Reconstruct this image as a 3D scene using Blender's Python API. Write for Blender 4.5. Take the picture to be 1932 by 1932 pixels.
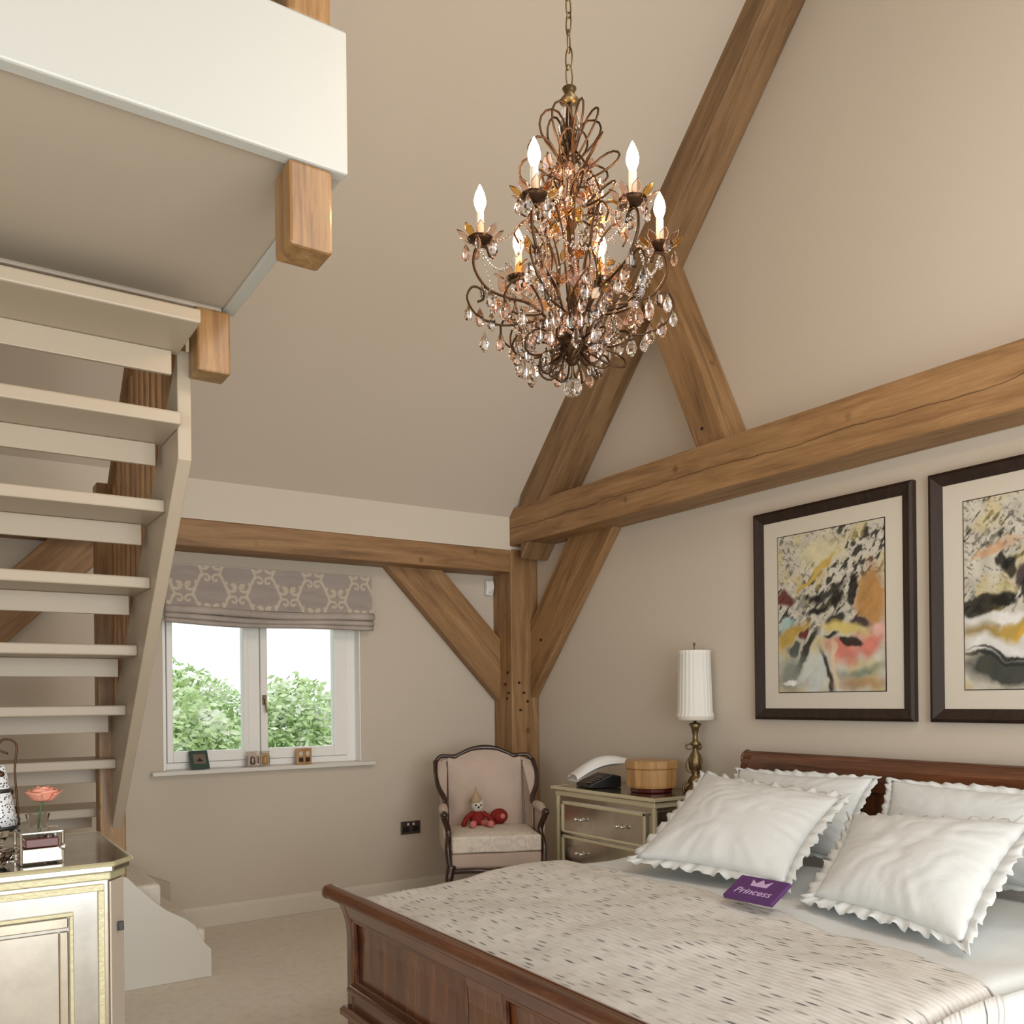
import bpy, bmesh, math, random
import numpy as np
from mathutils import Vector, Matrix, noise
for o in list(bpy.data.objects): bpy.data.objects.remove(o)
SC = bpy.context.scene
COL = SC.collection
PI = math.pi
random.seed(7)
# ------------------------------------------------------------------ camera
cd = bpy.data.cameras.new('camera'); cam = bpy.data.objects.new('camera', cd); COL.objects.link(cam)
cam.location = (0, 0, 1.32)
cam.rotation_euler = (Matrix.Rotation(math.radians(-33.5), 4, 'Z') @ Matrix.Rotation(PI/2, 4, 'X') @ Matrix.Rotation(-.011, 4, 'Z')).to_euler()
cd.sensor_width = 36; cd.lens = 1676/1932*36; cd.shift_x = -.002; cd.shift_y = .1822
cd.clip_start = .05
SC.camera = cam
# ------------------------------------------------------------------ world and exposure
w = bpy.data.worlds.new('sky'); SC.world = w; w.use_nodes = True
bg = w.node_tree.nodes['Background']; bg.inputs[0].default_value = (.93, .97, 1, 1); bg.inputs[1].default_value = 1.35
SC.view_settings.view_transform = 'Standard'; SC.view_settings.look = 'None'
SC.view_settings.gamma = 1; SC.view_settings.use_curve_mapping = False
SC.view_settings.exposure = 0.12
# ------------------------------------------------------------------ area lights added at unseen, invented window openings to fill the room
def area(name, loc, rot, sx, sy, power, col=(1, .96, .9)):
    l = bpy.data.lights.new(name, 'AREA'); l.shape = 'RECTANGLE'; l.size = sx; l.size_y = sy; l.energy = power; l.color = col
    o = bpy.data.objects.new(name, l); COL.objects.link(o); o.location = loc; o.rotation_euler = rot
    return o
area('fill_front_opening', (1.1, -1.76, 1.25), (PI/2, 0, 0), 3.2, 2.2, 98, (.95, .98, 1))  # added behind the camera, reaching low to brighten floor and lower walls
area('fill_roof_opening', (2.1, -.25, 3.78), (math.radians(45), 0, 0), 1.5, 1.0, 26, (1, .98, .95))  # added lamp at an invented skylight, placed towards the gable side
area('fill_side_opening', (-1.55, .3, 1.5), (PI/2, 0, -PI/2), 2.4, 1.5, 36, (1, .98, .95))  # added fill from an unseen opening in the left wall

# ------------------------------------------------------------------ materials
MATS = {}
def srgb(r, g, b):
    f = lambda c: ((c/255+.055)/1.055)**2.4 if c/255 > .04045 else c/255/12.92
    return (f(r), f(g), f(b), 1)
def newmat(name):
    m = bpy.data.materials.new(name); m.use_nodes = True
    nt = m.node_tree; b = nt.nodes['Principled BSDF']
    MATS[name] = m
    return m, nt, b
def N(nt, t, **k):
    n = nt.nodes.new(t)
    for a, v in k.items():
        if a.startswith('i_'): n.inputs[a[2:].replace('_', ' ')].default_value = v
        else: setattr(n, a, v)
    return n
def ramp(nt, stops):
    r = nt.nodes.new('ShaderNodeValToRGB'); e = r.color_ramp.elements
    while len(e) < len(stops): e.new(.5)
    for i, (p, c) in enumerate(stops): e[i].position = p; e[i].color = c
    return r
def plain(name, col, rough=.6, metal=0, bump=0, bscale=200, var=0, spec=.5, **kw):
    m, nt, b = newmat(name)
    b.inputs['Base Color'].default_value = col; b.inputs['Roughness'].default_value = rough
    b.inputs['Metallic'].default_value = metal; b.inputs['Specular IOR Level'].default_value = spec
    for k, v in kw.items(): b.inputs[k.replace('_', ' ')].default_value = v
    tc = N(nt, 'ShaderNodeTexCoord')
    if bump:
        n = N(nt, 'ShaderNodeTexNoise', i_Scale=bscale, i_Detail=4.0); nt.links.new(tc.outputs['Object'], n.inputs['Vector'])
        bp = N(nt, 'ShaderNodeBump', i_Strength=bump, i_Distance=.01); nt.links.new(n.outputs[0], bp.inputs['Height']); nt.links.new(bp.outputs[0], b.inputs['Normal'])
    if var:
        n = N(nt, 'ShaderNodeTexNoise', i_Scale=6.0, i_Detail=5.0); nt.links.new(tc.outputs['Object'], n.inputs['Vector'])
        r = ramp(nt, [(.3, tuple(c*(1-var) for c in col[:3])+(1,)), (.7, tuple(min(1, c*(1+var)) for c in col[:3])+(1,))])
        nt.links.new(n.outputs[0], r.inputs[0]); nt.links.new(r.outputs[0], b.inputs['Base Color'])
    return m
def wood(name, dark, mid, light, rough=.55, scale=1.0, axis='X', crack=False, coat=0, bump=.25):
    m, nt, b = newmat(name)
    tc = N(nt, 'ShaderNodeTexCoord'); mp = N(nt, 'ShaderNodeMapping')
    sc = {'X': (1.2, 14, 14), 'Y': (14, 1.2, 14), 'Z': (14, 14, 1.2)}[axis]
    mp.inputs['Scale'].default_value = [s*scale for s in sc]
    oi = N(nt, 'ShaderNodeObjectInfo'); nt.links.new(tc.outputs['Object'], mp.inputs[0])
    add = N(nt, 'ShaderNodeVectorMath', operation='ADD'); nt.links.new(mp.outputs[0], add.inputs[0])
    sep = N(nt, 'ShaderNodeVectorMath', operation='SCALE'); sep.inputs[0].default_value = (37, 91, 53); nt.links.new(oi.outputs['Random'], sep.inputs['Scale']); nt.links.new(sep.outputs[0], add.inputs[1])
    n = N(nt, 'ShaderNodeTexNoise', i_Scale=1.3, i_Detail=8.0, i_Roughness=.62, i_Distortion=.6); nt.links.new(add.outputs[0], n.inputs['Vector'])
    r = ramp(nt, [(.28, dark), (.5, mid), (.75, light)]); nt.links.new(n.outputs[0], r.inputs[0])
    n2 = N(nt, 'ShaderNodeTexNoise', i_Scale=7.0, i_Detail=6.0, i_Roughness=.7); nt.links.new(add.outputs[0], n2.inputs['Vector'])
    mx = N(nt, 'ShaderNodeMix', data_type='RGBA', blend_type='MULTIPLY'); mx.inputs[0].default_value = .45
    r2 = ramp(nt, [(.3, (.55, .5, .45, 1)), (.6, (1, 1, 1, 1))]); nt.links.new(n2.outputs[0], r2.inputs[0])
    nt.links.new(r.outputs[0], mx.inputs[6]); nt.links.new(r2.outputs[0], mx.inputs[7])
    out = mx.outputs[2]
    # knots
    v = N(nt, 'ShaderNodeTexVoronoi', i_Scale=3.2); nt.links.new(tc.outputs['Object'], v.inputs['Vector'])
    kr = ramp(nt, [(.035, (.35, .28, .2, 1)), (.09, (1, 1, 1, 1))]); nt.links.new(v.outputs['Distance'], kr.inputs[0])
    mk = N(nt, 'ShaderNodeMix', data_type='RGBA', blend_type='MULTIPLY'); mk.inputs[0].default_value = .7
    nt.links.new(out, mk.inputs[6]); nt.links.new(kr.outputs[0], mk.inputs[7]); out = mk.outputs[2]
    hgt = n2.outputs[0]
    if crack:
        sx = N(nt, 'ShaderNodeSeparateXYZ'); nt.links.new(tc.outputs['Object'], sx.inputs[0])
        cn = N(nt, 'ShaderNodeTexNoise', i_Scale=1.5, i_Detail=6.0, noise_dimensions='1D'); nt.links.new(sx.outputs['X'], cn.inputs['W'])
        m1 = N(nt, 'ShaderNodeMath', operation='MULTIPLY_ADD'); nt.links.new(cn.outputs[0], m1.inputs[0]); m1.inputs[1].default_value = .09; m1.inputs[2].default_value = -.035
        m2 = N(nt, 'ShaderNodeMath', operation='SUBTRACT'); nt.links.new(sx.outputs['Z'], m2.inputs[0]); nt.links.new(m1.outputs[0], m2.inputs[1])
        m3 = N(nt, 'ShaderNodeMath', operation='ABSOLUTE'); nt.links.new(m2.outputs[0], m3.inputs[0])
        cr = ramp(nt, [(.0012, (.16, .1, .05, 1)), (.0035, (1, 1, 1, 1))]); nt.links.new(m3.outputs[0], cr.inputs[0])
        mc = N(nt, 'ShaderNodeMix', data_type='RGBA', blend_type='MULTIPLY'); mc.inputs[0].default_value = .9
        nt.links.new(out, mc.inputs[6]); nt.links.new(cr.outputs[0], mc.inputs[7]); out = mc.outputs[2]
    nt.links.new(out, b.inputs['Base Color'])
    bp = N(nt, 'ShaderNodeBump', i_Strength=bump, i_Distance=.004); nt.links.new(hgt, bp.inputs['Height']); nt.links.new(bp.outputs[0], b.inputs['Normal'])
    b.inputs['Roughness'].default_value = rough; b.inputs['Coat Weight'].default_value = coat; b.inputs['Coat Roughness'].default_value = .12
    return m
M = {}
M['paint'] = plain('wall paint', (.585, .515, .425, 1), .9, bump=.03, bscale=60, spec=.2)
M['fascia'] = plain('gallery fascia paint', (.5, .5, .46, 1), .4, bump=.03, bscale=30)
M['bandpaint'] = plain('eaves band paint', (.66, .6, .5, 1), .8)
M['white'] = plain('white gloss paint', (.70, .675, .61, 1), .35, bump=.03, bscale=30)
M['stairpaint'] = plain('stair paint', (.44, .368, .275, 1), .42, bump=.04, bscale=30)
M['winwhite'] = plain('window paint', (.88, .87, .83, 1), .35)
OD, OM, OL = (.17, .088, .034, 1), (.32, .178, .074, 1), (.44, .265, .12, 1)
M['oak'] = wood('oak', OD, OM, OL, .55)
M['oakcrack'] = wood('oak with a split', OD, OM, OL, .55, crack=True)
M['oakz'] = wood('oak upright', (.14, .065, .02, 1), (.30, .16, .055, 1), (.43, .25, .1, 1), .42, 1.5, 'Z', coat=.15)
M['mahog'] = wood('mahogany', (.03, .009, .004, 1), (.105, .033, .012, 1), (.18, .065, .024, 1), .22, 1.0, 'Y', coat=.6, bump=.03)
M['mahogz'] = wood('mahogany upright', (.04, .012, .005, 1), (.125, .042, .014, 1), (.22, .085, .03, 1), .22, 1.0, 'Z', coat=.6, bump=.03)
M['walnut'] = wood('dark walnut', (.012, .004, .002, 1), (.035, .012, .007, 1), (.06, .022, .012, 1), .3, 2, 'Z', coat=.4, bump=.03)
M['frame'] = wood('dark picture frame', (.008, .004, .002, 1), (.02, .009, .005, 1), (.035, .017, .01, 1), .5, 2, 'Z', coat=.0, bump=.03)
M['boxwood'] = wood('pale wood', (.3, .15, .05, 1), (.45, .25, .09, 1), (.58, .35, .15, 1), .4, 2.0, 'Z', coat=.3)
M['gold'] = plain('champagne gold trim', (.72, .66, .45, 1), .34, .45, bump=.15, bscale=90)
M['goldk'] = plain('pale gilt edging', (.5, .46, .29, 1), .4, .4, bump=.15, bscale=90)
M['bronze'] = plain('dark bronze', (.075, .04, .02, 1), .42, .85)
M['brass'] = plain('antique brass', (.2, .145, .07, 1), .35, .9, bump=.2, bscale=120)
M['chrome'] = plain('chrome', (.75, .74, .72, 1), .12, 1)
M['black'] = plain('black plastic', (.015, .016, .016, 1), .35)
M['dark'] = plain('shadow gap', (.02, .015, .012, 1), .9)
M['plastic'] = plain('white plastic', (.8, .8, .78, 1), .35)
M['linen'] = plain('white linen', (.68, .70, .69, 1), .85, bump=.12, bscale=55, spec=.15)
M['shade'] = plain('lampshade silk', (.75, .73, .67, 1), .8, spec=.1)
M['upholstery'] = plain('pink beige upholstery', (.54, .425, .35, 1), .9, bump=.2, bscale=300, var=.08, spec=.1)
M['matboard'] = plain('picture mount', (.6, .55, .46, 1), .8)
M['plate'] = plain('brushed metal', (.25, .22, .19, 1), .3, .9)
M['red'] = plain('red cloth', (.22, .008, .006, 1), .8, bump=.3, bscale=200)
M['pink'] = plain('pink cloth', (.55, .17, .14, 1), .8)
M['tan'] = plain('tan cloth', (.42, .3, .17, 1), .85, bump=.3, bscale=200)
M['rose'] = plain('peach rose petals', (.78, .34, .24, 1), .6, var=.2)
M['leafgreen'] = plain('leaf green', (.05, .12, .03, 1), .5)
M['green'] = plain('dark green', (.03, .07, .055, 1), .35)
M['redwood'] = plain('dark red lacquer', (.09, .012, .008, 1), .2)
def mirrormat(name, col, rough):
    m, nt, b = newmat(name)
    tc = N(nt, 'ShaderNodeTexCoord')
    n = N(nt, 'ShaderNodeTexNoise', i_Scale=9.0, i_Detail=8.0, i_Roughness=.7); nt.links.new(tc.outputs['Object'], n.inputs['Vector'])
    r = ramp(nt, [(.35, tuple(c*.84 for c in col[:3])+(1,)), (.6, col)]); nt.links.new(n.outputs[0], r.inputs[0]); nt.links.new(r.outputs[0], b.inputs['Base Color'])
    b.inputs['Metallic'].default_value = 1; b.inputs['Roughness'].default_value = rough
    return m
M['mirror'] = mirrormat('antiqued mirror', (.66, .65, .62, 1), .12)
M['mirrordoor'] = mirrormat('dulled door mirror', (.5, .49, .465, 1), .2)
M['mirrordull'] = mirrormat('smoked mirror', (.58, .53, .45, 1), .2)
def glassmat(name, col, rough=.02, ior=1.5):
    m, nt, b = newmat(name)
    b.inputs['Base Color'].default_value = col; b.inputs['Roughness'].default_value = rough; b.inputs['IOR'].default_value = ior
    b.inputs['Transmission Weight'].default_value = 1
    return m
M['crystal'] = glassmat('clear crystal', (1, .95, .9, 1))
M['crystalpink'] = glassmat('blush crystal', (1, .72, .58, 1), .05)
M['amber'] = glassmat('amber crystal', (1, .6, .16, 1), .05)
M['glass'] = glassmat('window glass', (1, 1, 1, 1), 0, 1.02)
m, nt, b = newmat('lit bulb'); b.inputs['Base Color'].default_value = (1, .9, .75, 1)
b.inputs['Emission Color'].default_value = (1, .78, .5, 1); b.inputs['Emission Strength'].default_value = 16; M['bulb'] = m
M['candle'] = plain('ivory candle sleeve', (.75, .7, .62, 1), .5)
# carpet
m, nt, b = newmat('carpet'); tc = N(nt, 'ShaderNodeTexCoord')
n = N(nt, 'ShaderNodeTexNoise', i_Scale=220.0, i_Detail=3.0); n3 = N(nt, 'ShaderNodeTexNoise', i_Scale=22.0, i_Detail=4.0)
for q in (n, n3): nt.links.new(tc.outputs['Object'], q.inputs['Vector'])
mx = N(nt, 'ShaderNodeMath', operation='ADD'); nt.links.new(n.outputs[0], mx.inputs[0]); nt.links.new(n3.outputs[0], mx.inputs[1])
r = ramp(nt, [(.75, (.73, .66, .56, 1)), (1.2, (.82, .765, .67, 1))]); nt.links.new(mx.outputs[0], r.inputs[0]); nt.links.new(r.outputs[0], b.inputs['Base Color'])
bp = N(nt, 'ShaderNodeBump', i_Strength=.6, i_Distance=.008); nt.links.new(mx.outputs[0], bp.inputs['Height']); nt.links.new(bp.outputs[0], b.inputs['Normal'])
b.inputs['Roughness'].default_value = 1; b.inputs['Specular IOR Level'].default_value = .05; M['carpet'] = m
# bedspread: woven beige with short dark dashes along its rows, fine quilted ribs
m, nt, b = newmat('woven bedspread'); tc = N(nt, 'ShaderNodeTexCoord')
mp = N(nt, 'ShaderNodeMapping'); mp.inputs['Scale'].default_value = (46, 8.5, 10); nt.links.new(tc.outputs['Object'], mp.inputs[0])
v = N(nt, 'ShaderNodeTexVoronoi', i_Scale=1.0, i_Randomness=.75); v.voronoi_dimensions = '2D'; nt.links.new(mp.outputs[0], v.inputs['Vector'])
cr = ramp(nt, [(.10, (1, 1, 1, 1)), (.24, (0, 0, 0, 1))]); nt.links.new(v.outputs['Distance'], cr.inputs[0])
sp = N(nt, 'ShaderNodeSeparateColor'); nt.links.new(v.outputs['Color'], sp.inputs[0])
cc = ramp(nt, [(0, (.10, .11, .11, 1)), (.3, (.28, .28, .27, 1)), (.6, (.5, .46, .43, 1)), (1, (.6, .56, .51, 1))]); nt.links.new(sp.outputs[0], cc.inputs[0])
nz = N(nt, 'ShaderNodeTexNoise', i_Scale=18.0, i_Detail=5.0); nt.links.new(tc.outputs['Object'], nz.inputs['Vector'])
base = ramp(nt, [(.3, (.6, .575, .53, 1)), (.7, (.7, .675, .63, 1))]); nt.links.new(nz.outputs[0], base.inputs[0])
mx = N(nt, 'ShaderNodeMix', data_type='RGBA'); nt.links.new(cr.outputs[0], mx.inputs[0]); nt.links.new(base.outputs[0], mx.inputs[6]); nt.links.new(cc.outputs[0], mx.inputs[7])
nt.links.new(mx.outputs[2], b.inputs['Base Color'])
wv = N(nt, 'ShaderNodeTexWave', i_Scale=16.0, i_Distortion=1.2, i_Detail=2.0); wv.bands_direction = 'X'; nt.links.new(tc.outputs['Object'], wv.inputs['Vector'])
bp = N(nt, 'ShaderNodeBump', i_Strength=.25, i_Distance=.005); nt.links.new(wv.outputs[0], bp.inputs['Height']); nt.links.new(bp.outputs[0], b.inputs['Normal'])
b.inputs['Roughness'].default_value = .95; b.inputs['Specular IOR Level'].default_value = .1; M['spread'] = m
# floral seat cushion
m, nt, b = newmat('faded floral silk'); tc = N(nt, 'ShaderNodeTexCoord')
nz = N(nt, 'ShaderNodeTexNoise', i_Scale=9.0, i_Detail=3.0, i_Distortion=2.0); nt.links.new(tc.outputs['Object'], nz.inputs['Vector'])
r = ramp(nt, [(.3, (.62, .55, .45, 1)), (.45, (.74, .68, .57, 1)), (.56, (.62, .53, .48, 1)), (.64, (.75, .69, .58, 1))]); nt.links.new(nz.outputs[0], r.inputs[0]); nt.links.new(r.outputs[0], b.inputs['Base Color']); b.inputs['Roughness'].default_value = .7; M['floral'] = m
# foliage, colour-attribute print
m, nt, b = newmat('hedge leaves'); oi = N(nt, 'ShaderNodeTexCoord'); nz = N(nt, 'ShaderNodeTexNoise', i_Scale=3.5, i_Detail=3.0); nt.links.new(oi.outputs['Object'], nz.inputs['Vector'])
r = ramp(nt, [(.35, (.3, .45, .13, 1)), (.5, (.56, .72, .36, 1)), (.66, (.84, .86, .74, 1))]); nt.links.new(nz.outputs[0], r.inputs[0]); nt.links.new(r.outputs[0], b.inputs['Base Color']); b.inputs['Roughness'].default_value = .6; M['foliage'] = m
M['grass'] = plain('lawn', (.22, .36, .12, 1), .9, var=.2)
def attrmat(name, rough=.7, bump=0):
    m, nt, b = newmat(name); a = N(nt, 'ShaderNodeVertexColor'); a.layer_name = 'print'
    nt.links.new(a.outputs[0], b.inputs['Base Color']); b.inputs['Roughness'].default_value = rough; b.inputs['Specular IOR Level'].default_value = .2
    return m
M['print'] = attrmat('printed paper', .5); M['weave'] = attrmat('damask weave', .85)

# ------------------------------------------------------------------ mesh helpers
class MB:
    def __init__(s): s.b = bmesh.new()
    def box(s, lo, hi, rot=None, cen=None):
        lo, hi = Vector(lo), Vector(hi); c = (lo+hi)/2; h = (hi-lo)/2
        v = []
        for z in (-1, 1):
            for x, y in ((-1, -1), (1, -1), (1, 1), (-1, 1)):
                p = Vector((x*h.x, y*h.y, z*h.z))
                if rot: p = rot @ p
                v.append(s.b.verts.new(p+c))
        for f in ((3, 2, 1, 0), (4, 5, 6, 7), (0, 1, 5, 4), (1, 2, 6, 5), (2, 3, 7, 6), (3, 0, 4, 7)): s.b.faces.new([v[i] for i in f])
        return s
    def prism(s, poly, vec):      # poly: 3D points, extruded by vec
        a = [s.b.verts.new(p) for p in poly]; b = [s.b.verts.new(Vector(p)+Vector(vec)) for p in poly]; n = len(a)
        s.b.faces.new(a); s.b.faces.new(b[::-1])
        for i in range(n): s.b.faces.new((a[(i+1) % n], a[i], b[i], b[(i+1) % n]))
        return s
    def tube(s, pts, r, seg=8, closed=False, cap=True):
        pts = [Vector(p) for p in pts]; n = len(pts); rr = r if isinstance(r, (list, tuple)) else [r]*n
        up = None; rings = []
        for i, p in enumerate(pts):
            if closed: t = pts[(i+1) % n]-pts[i-1]
            else: t = pts[min(i+1, n-1)]-pts[max(i-1, 0)]
            t.normalize()
            if up is None: up = t.orthogonal().normalized()
            up = (up-t*up.dot(t)); up = up.normalized() if up.length > 1e-6 else t.orthogonal().normalized()
            sd = t.cross(up)
            rings.append([s.b.verts.new(p+(up*math.cos(a)+sd*math.sin(a))*rr[i]) for a in [2*PI*k/seg for k in range(seg)]])
        for i in range(n if closed else n-1):
            A, B = rings[i], rings[(i+1) % n]
            for k in range(seg): s.b.faces.new((A[k], A[(k+1) % seg], B[(k+1) % seg], B[k]))
        if not closed and cap: s.b.faces.new(rings[0][::-1]); s.b.faces.new(rings[-1])
        return s
    def lathe(s, prof, c=(0, 0, 0), seg=20, wob=None):
        c = Vector(c); rings = []
        for r, z in prof:
            rings.append([s.b.verts.new(c+Vector((r*math.cos(a)*(1+(wob(a) if wob else 0)), r*math.sin(a)*(1+(wob(a) if wob else 0)), z))) for a in [2*PI*k/seg for k in range(seg)]])
        for A, B in zip(rings, rings[1:]):
            for k in range(seg): s.b.faces.new((A[k], A[(k+1) % seg], B[(k+1) % seg], B[k]))
        s.b.faces.new(rings[0][::-1]); s.b.faces.new(rings[-1])
        return s
    def ball(s, c, r, seg=12, squash=(1, 1, 1)):
        mt = Matrix.Translation(c) @ Matrix.Diagonal((r*squash[0], r*squash[1], r*squash[2], 1))
        bmesh.ops.create_uvsphere(s.b, u_segments=seg, v_segments=max(6, seg*2//3), radius=1, matrix=mt)
        return s
    def grid(s, nx, ny, fn, close=False):
        V = [[s.b.verts.new(fn(i/nx, j/ny)) for j in range(ny+1)] for i in range(nx+1)]
        for i in range(nx):
            for j in range(ny): s.b.faces.new((V[i][j], V[i+1][j], V[i+1][j+1], V[i][j+1]))
        return V
    def build(s, name, mat, parent=None, smooth=False, bevel=0, seg=2, mods=None, loc=None):
        me = bpy.data.meshes.new(name); bmesh.ops.recalc_face_normals(s.b, faces=s.b.faces); s.b.to_mesh(me); s.b.free()
        me.materials.append(M[mat] if isinstance(mat, str) else mat)
        o = bpy.data.objects.new(name, me); COL.objects.link(o)
        if smooth:
            for p in me.polygons: p.use_smooth = True
        if bevel:
            bm = o.modifiers.new('bevel', 'BEVEL'); bm.width = bevel; bm.segments = seg; bm.limit_method = 'ANGLE'; bm.angle_limit = .6
        if parent: o.parent = parent
        if loc: o.location = loc
        return o
def thing(name, label, cat, loc=(0, 0, 0), rotz=0, group=None):
    o = bpy.data.objects.new(name, None); COL.objects.link(o); o.empty_display_size = .1
    o.location = loc; o.rotation_euler = (0, 0, rotz); o['label'] = label; o['category'] = cat
    if group: o['group'] = group
    return o
def tag(o, label, cat, group=None):
    o['label'] = label; o['category'] = cat
    if group: o['group'] = group
    return o
def struct(o): o['kind'] = 'structure'; return o
def curve(ctrl, n=24):   # Catmull-Rom
    P = [Vector(p) for p in ctrl]; P = [P[0]*2-P[1]]+P+[P[-1]*2-P[-2]]; out = []
    k = len(P)-3
    for i in range(n+1):
        t = i/n*k; j = min(int(t), k-1); u = t-j; a, b, c, d = P[j:j+4]
        out.append(.5*((2*b)+(c-a)*u+(2*a-5*b+4*c-d)*u*u+(3*b-a-3*c+d)*u**3))
    return out
def rough_mesh(o, amp, seed=0):
    for v in o.data.vertices:
        v.co += noise.noise_vector(v.co*3+Vector((seed, seed, seed)))*amp
def timber(name, p0, p1, side, w, d, mat, parent, bevel=.008, amp=.003, seed=0, segs=10):
    """square beam from p0 to p1 (centre line); 'side' = direction of the w dimension; grain follows local X"""
    p0, p1 = Vector(p0), Vector(p1); x = (p1-p0); L = x.length; x.normalize()
    y = Vector(side); y = (y-x*y.dot(x)).normalized(); z = x.cross(y)
    b = MB()
    rings = []
    for i in range(segs+1):
        xx = -L/2+L*i/segs
        rings.append([b.b.verts.new((xx, sy*w/2, sz*d/2)) for sy, sz in ((-1, -1), (1, -1), (1, 1), (-1, 1))])
    for A, B in zip(rings, rings[1:]):
        for k in range(4): b.b.faces.new((A[k], A[(k+1) % 4], B[(k+1) % 4], B[k]))
    b.b.faces.new(rings[0][::-1]); b.b.faces.new(rings[-1])
    o = b.build(name, mat, parent, bevel=bevel)
    if amp:
        for v in o.data.vertices: v.co += noise.noise_vector(Vector((v.co.x*2+seed*5, v.co.y, v.co.z)))*amp
    mt = Matrix((x, y, z)).transposed().to_4x4(); mt.translation = (p0+p1)/2
    o.matrix_local = mt
    return o
def painted(name, origin, ux, uy, nx, ny, fn, mat, parent, thick=None):
    """flat sheet with a colour print: fn(U,V arrays)->RGB (linear) per point"""
    origin, ux, uy = Vector(origin), Vector(ux), Vector(uy)
    me = bpy.data.meshes.new(name)
    vs = [tuple(origin+ux*(i/nx)+uy*(j/ny)) for j in range(ny+1) for i in range(nx+1)]
    fs = [(j*(nx+1)+i, j*(nx+1)+i+1, (j+1)*(nx+1)+i+1, (j+1)*(nx+1)+i) for j in range(ny) for i in range(nx)]
    me.from_pydata(vs, [], fs); me.materials.append(M[mat])
    V, U = np.mgrid[0:ny+1, 0:nx+1]; U = U/nx; V = V/ny
    c = np.ones((ny+1, nx+1, 4)); c[..., :3] = fn(U, V)
    ca = me.color_attributes.new('print', 'FLOAT_COLOR', 'POINT'); ca.data.foreach_set('color', c.astype(np.float32).ravel())
    o = bpy.data.objects.new(name, me); COL.objects.link(o); o.parent = parent
    return o
def vnoise(U, V, s, seed):    # value noise in numpy
    rs = np.random.RandomState(seed); g = rs.rand(64, 64)
    x = U*s; y = V*s; xi = np.floor(x).astype(int); yi = np.floor(y).astype(int); fx = x-xi; fy = y-yi
    fx = fx*fx*(3-2*fx); fy = fy*fy*(3-2*fy)
    G = lambda a, b: g[a % 64, b % 64]
    return (G(xi, yi)*(1-fx)+G(xi+1, yi)*fx)*(1-fy)+(G(xi, yi+1)*(1-fx)+G(xi+1, yi+1)*fx)*fy
def fbm(U, V, s, seed, o=4): return sum(vnoise(U, V, s*2**k, seed+k)/2**(k+1) for k in range(o))

# ------------------------------------------------------------------ room shell (metres; back wall y=5.35, right wall x=3.60)
XL, XR, YF, YB = -1.6, 3.6, -1.8, 5.35
b = MB().box((XL-.2, YF-.2, -.2), (XR+.2, YB+.2, 0)); struct(b.build('floor', 'carpet'))
# back wall with the window opening
b = MB()
for lo, hi in (((XL-.2, YB, 0), (1.13, YB+.3, 2.7)), ((2.35, YB, 0), (XR+.2, YB+.3, 2.7)), ((1.13, YB, 0), (2.35, YB+.3, .905)), ((1.13, YB, 1.98), (2.35, YB+.3, 2.7))): b.box(lo, hi)
struct(b.build('wall_back', 'paint'))
b = MB().box((XL, 5.12, 2.345), (XR, YB+.02, 2.60)); struct(b.build('trim_1', 'bandpaint'))
# right gable wall
z0 = 2.57; RY = (YB-.23+YF+.23)/2+.0
RY = 1.775; RZ = z0+(5.12-RY)
b = MB().prism([(XR, YF-.2, 0), (XR, YB+.2, 0), (XR, YB+.2, z0-.2), (XR, RY, RZ+.2), (XR, YF-.2, z0-.2)], (.2, 0, 0)); struct(b.build('wall_right', 'paint'))
b = MB()
oz0, oz1, oy0, oy1 = .7, 2.3, -.9, 1.5  # opening invented for the side fill light, out of view
for lo, hi in (((XL-.2, YF, 0), (XL, oy0, 2.7)), ((XL-.2, oy1, 0), (XL, YB, 2.7)), ((XL-.2, oy0, 0), (XL, oy1, oz0)), ((XL-.2, oy0, oz1), (XL, oy1, 2.7))): b.box(lo, hi)
b.prism([(XL-.2, YF, 2.7), (XL-.2, YB, 2.7), (XL-.2, RY, RZ+.1)], (.2, 0, 0))
struct(b.build('wall_left', 'paint'))
b = MB()
for lo, hi in (((XL-.2, YF-.2, 0), (-.5, YF, 2.7)), ((2.7, YF-.2, 0), (XR+.2, YF, 2.7)), ((-.5, YF-.2, 0), (2.7, YF, .1)), ((-.5, YF-.2, 2.4), (2.7, YF, 2.7))): b.box(lo, hi)  # wide opening invented for the front fill light, out of view
struct(b.build('wall_front', 'paint'))
# sloping ceilings at 45 degrees up to the ridge
def slope(y0, y1, name, holes=False):
    b = MB(); s = .16
    if not holes:
        b.prism([(XL-.2, y0, z0-(0)), (XL-.2, y1, RZ), (XL-.2, y1, RZ+s), (XL-.2, y0, z0+s)], (XR-XL+.4, 0, 0))
    return struct(b.build(name, 'paint'))
slope(5.12, RY, 'ceiling')
b = MB()
s = .16
def sl(x0, x1, ya, yb):
    za = z0+(ya-(-1.57)); zb = z0+(yb-(-1.57))
    b.prism([(x0, ya, za), (x0, yb, zb), (x0, yb, zb+s), (x0, ya, za+s)], (x1-x0, 0, 0))
sl(XL-.2, 1.35, -1.8, RY); sl(2.85, XR+.2, -1.8, RY); sl(1.35, 2.85, -1.8, -.65); sl(1.35, 2.85, .15, RY)  # leaves an invented, unseen skylight hole for the roof fill light
struct(b.build('ceiling.001', 'paint'))
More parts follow.
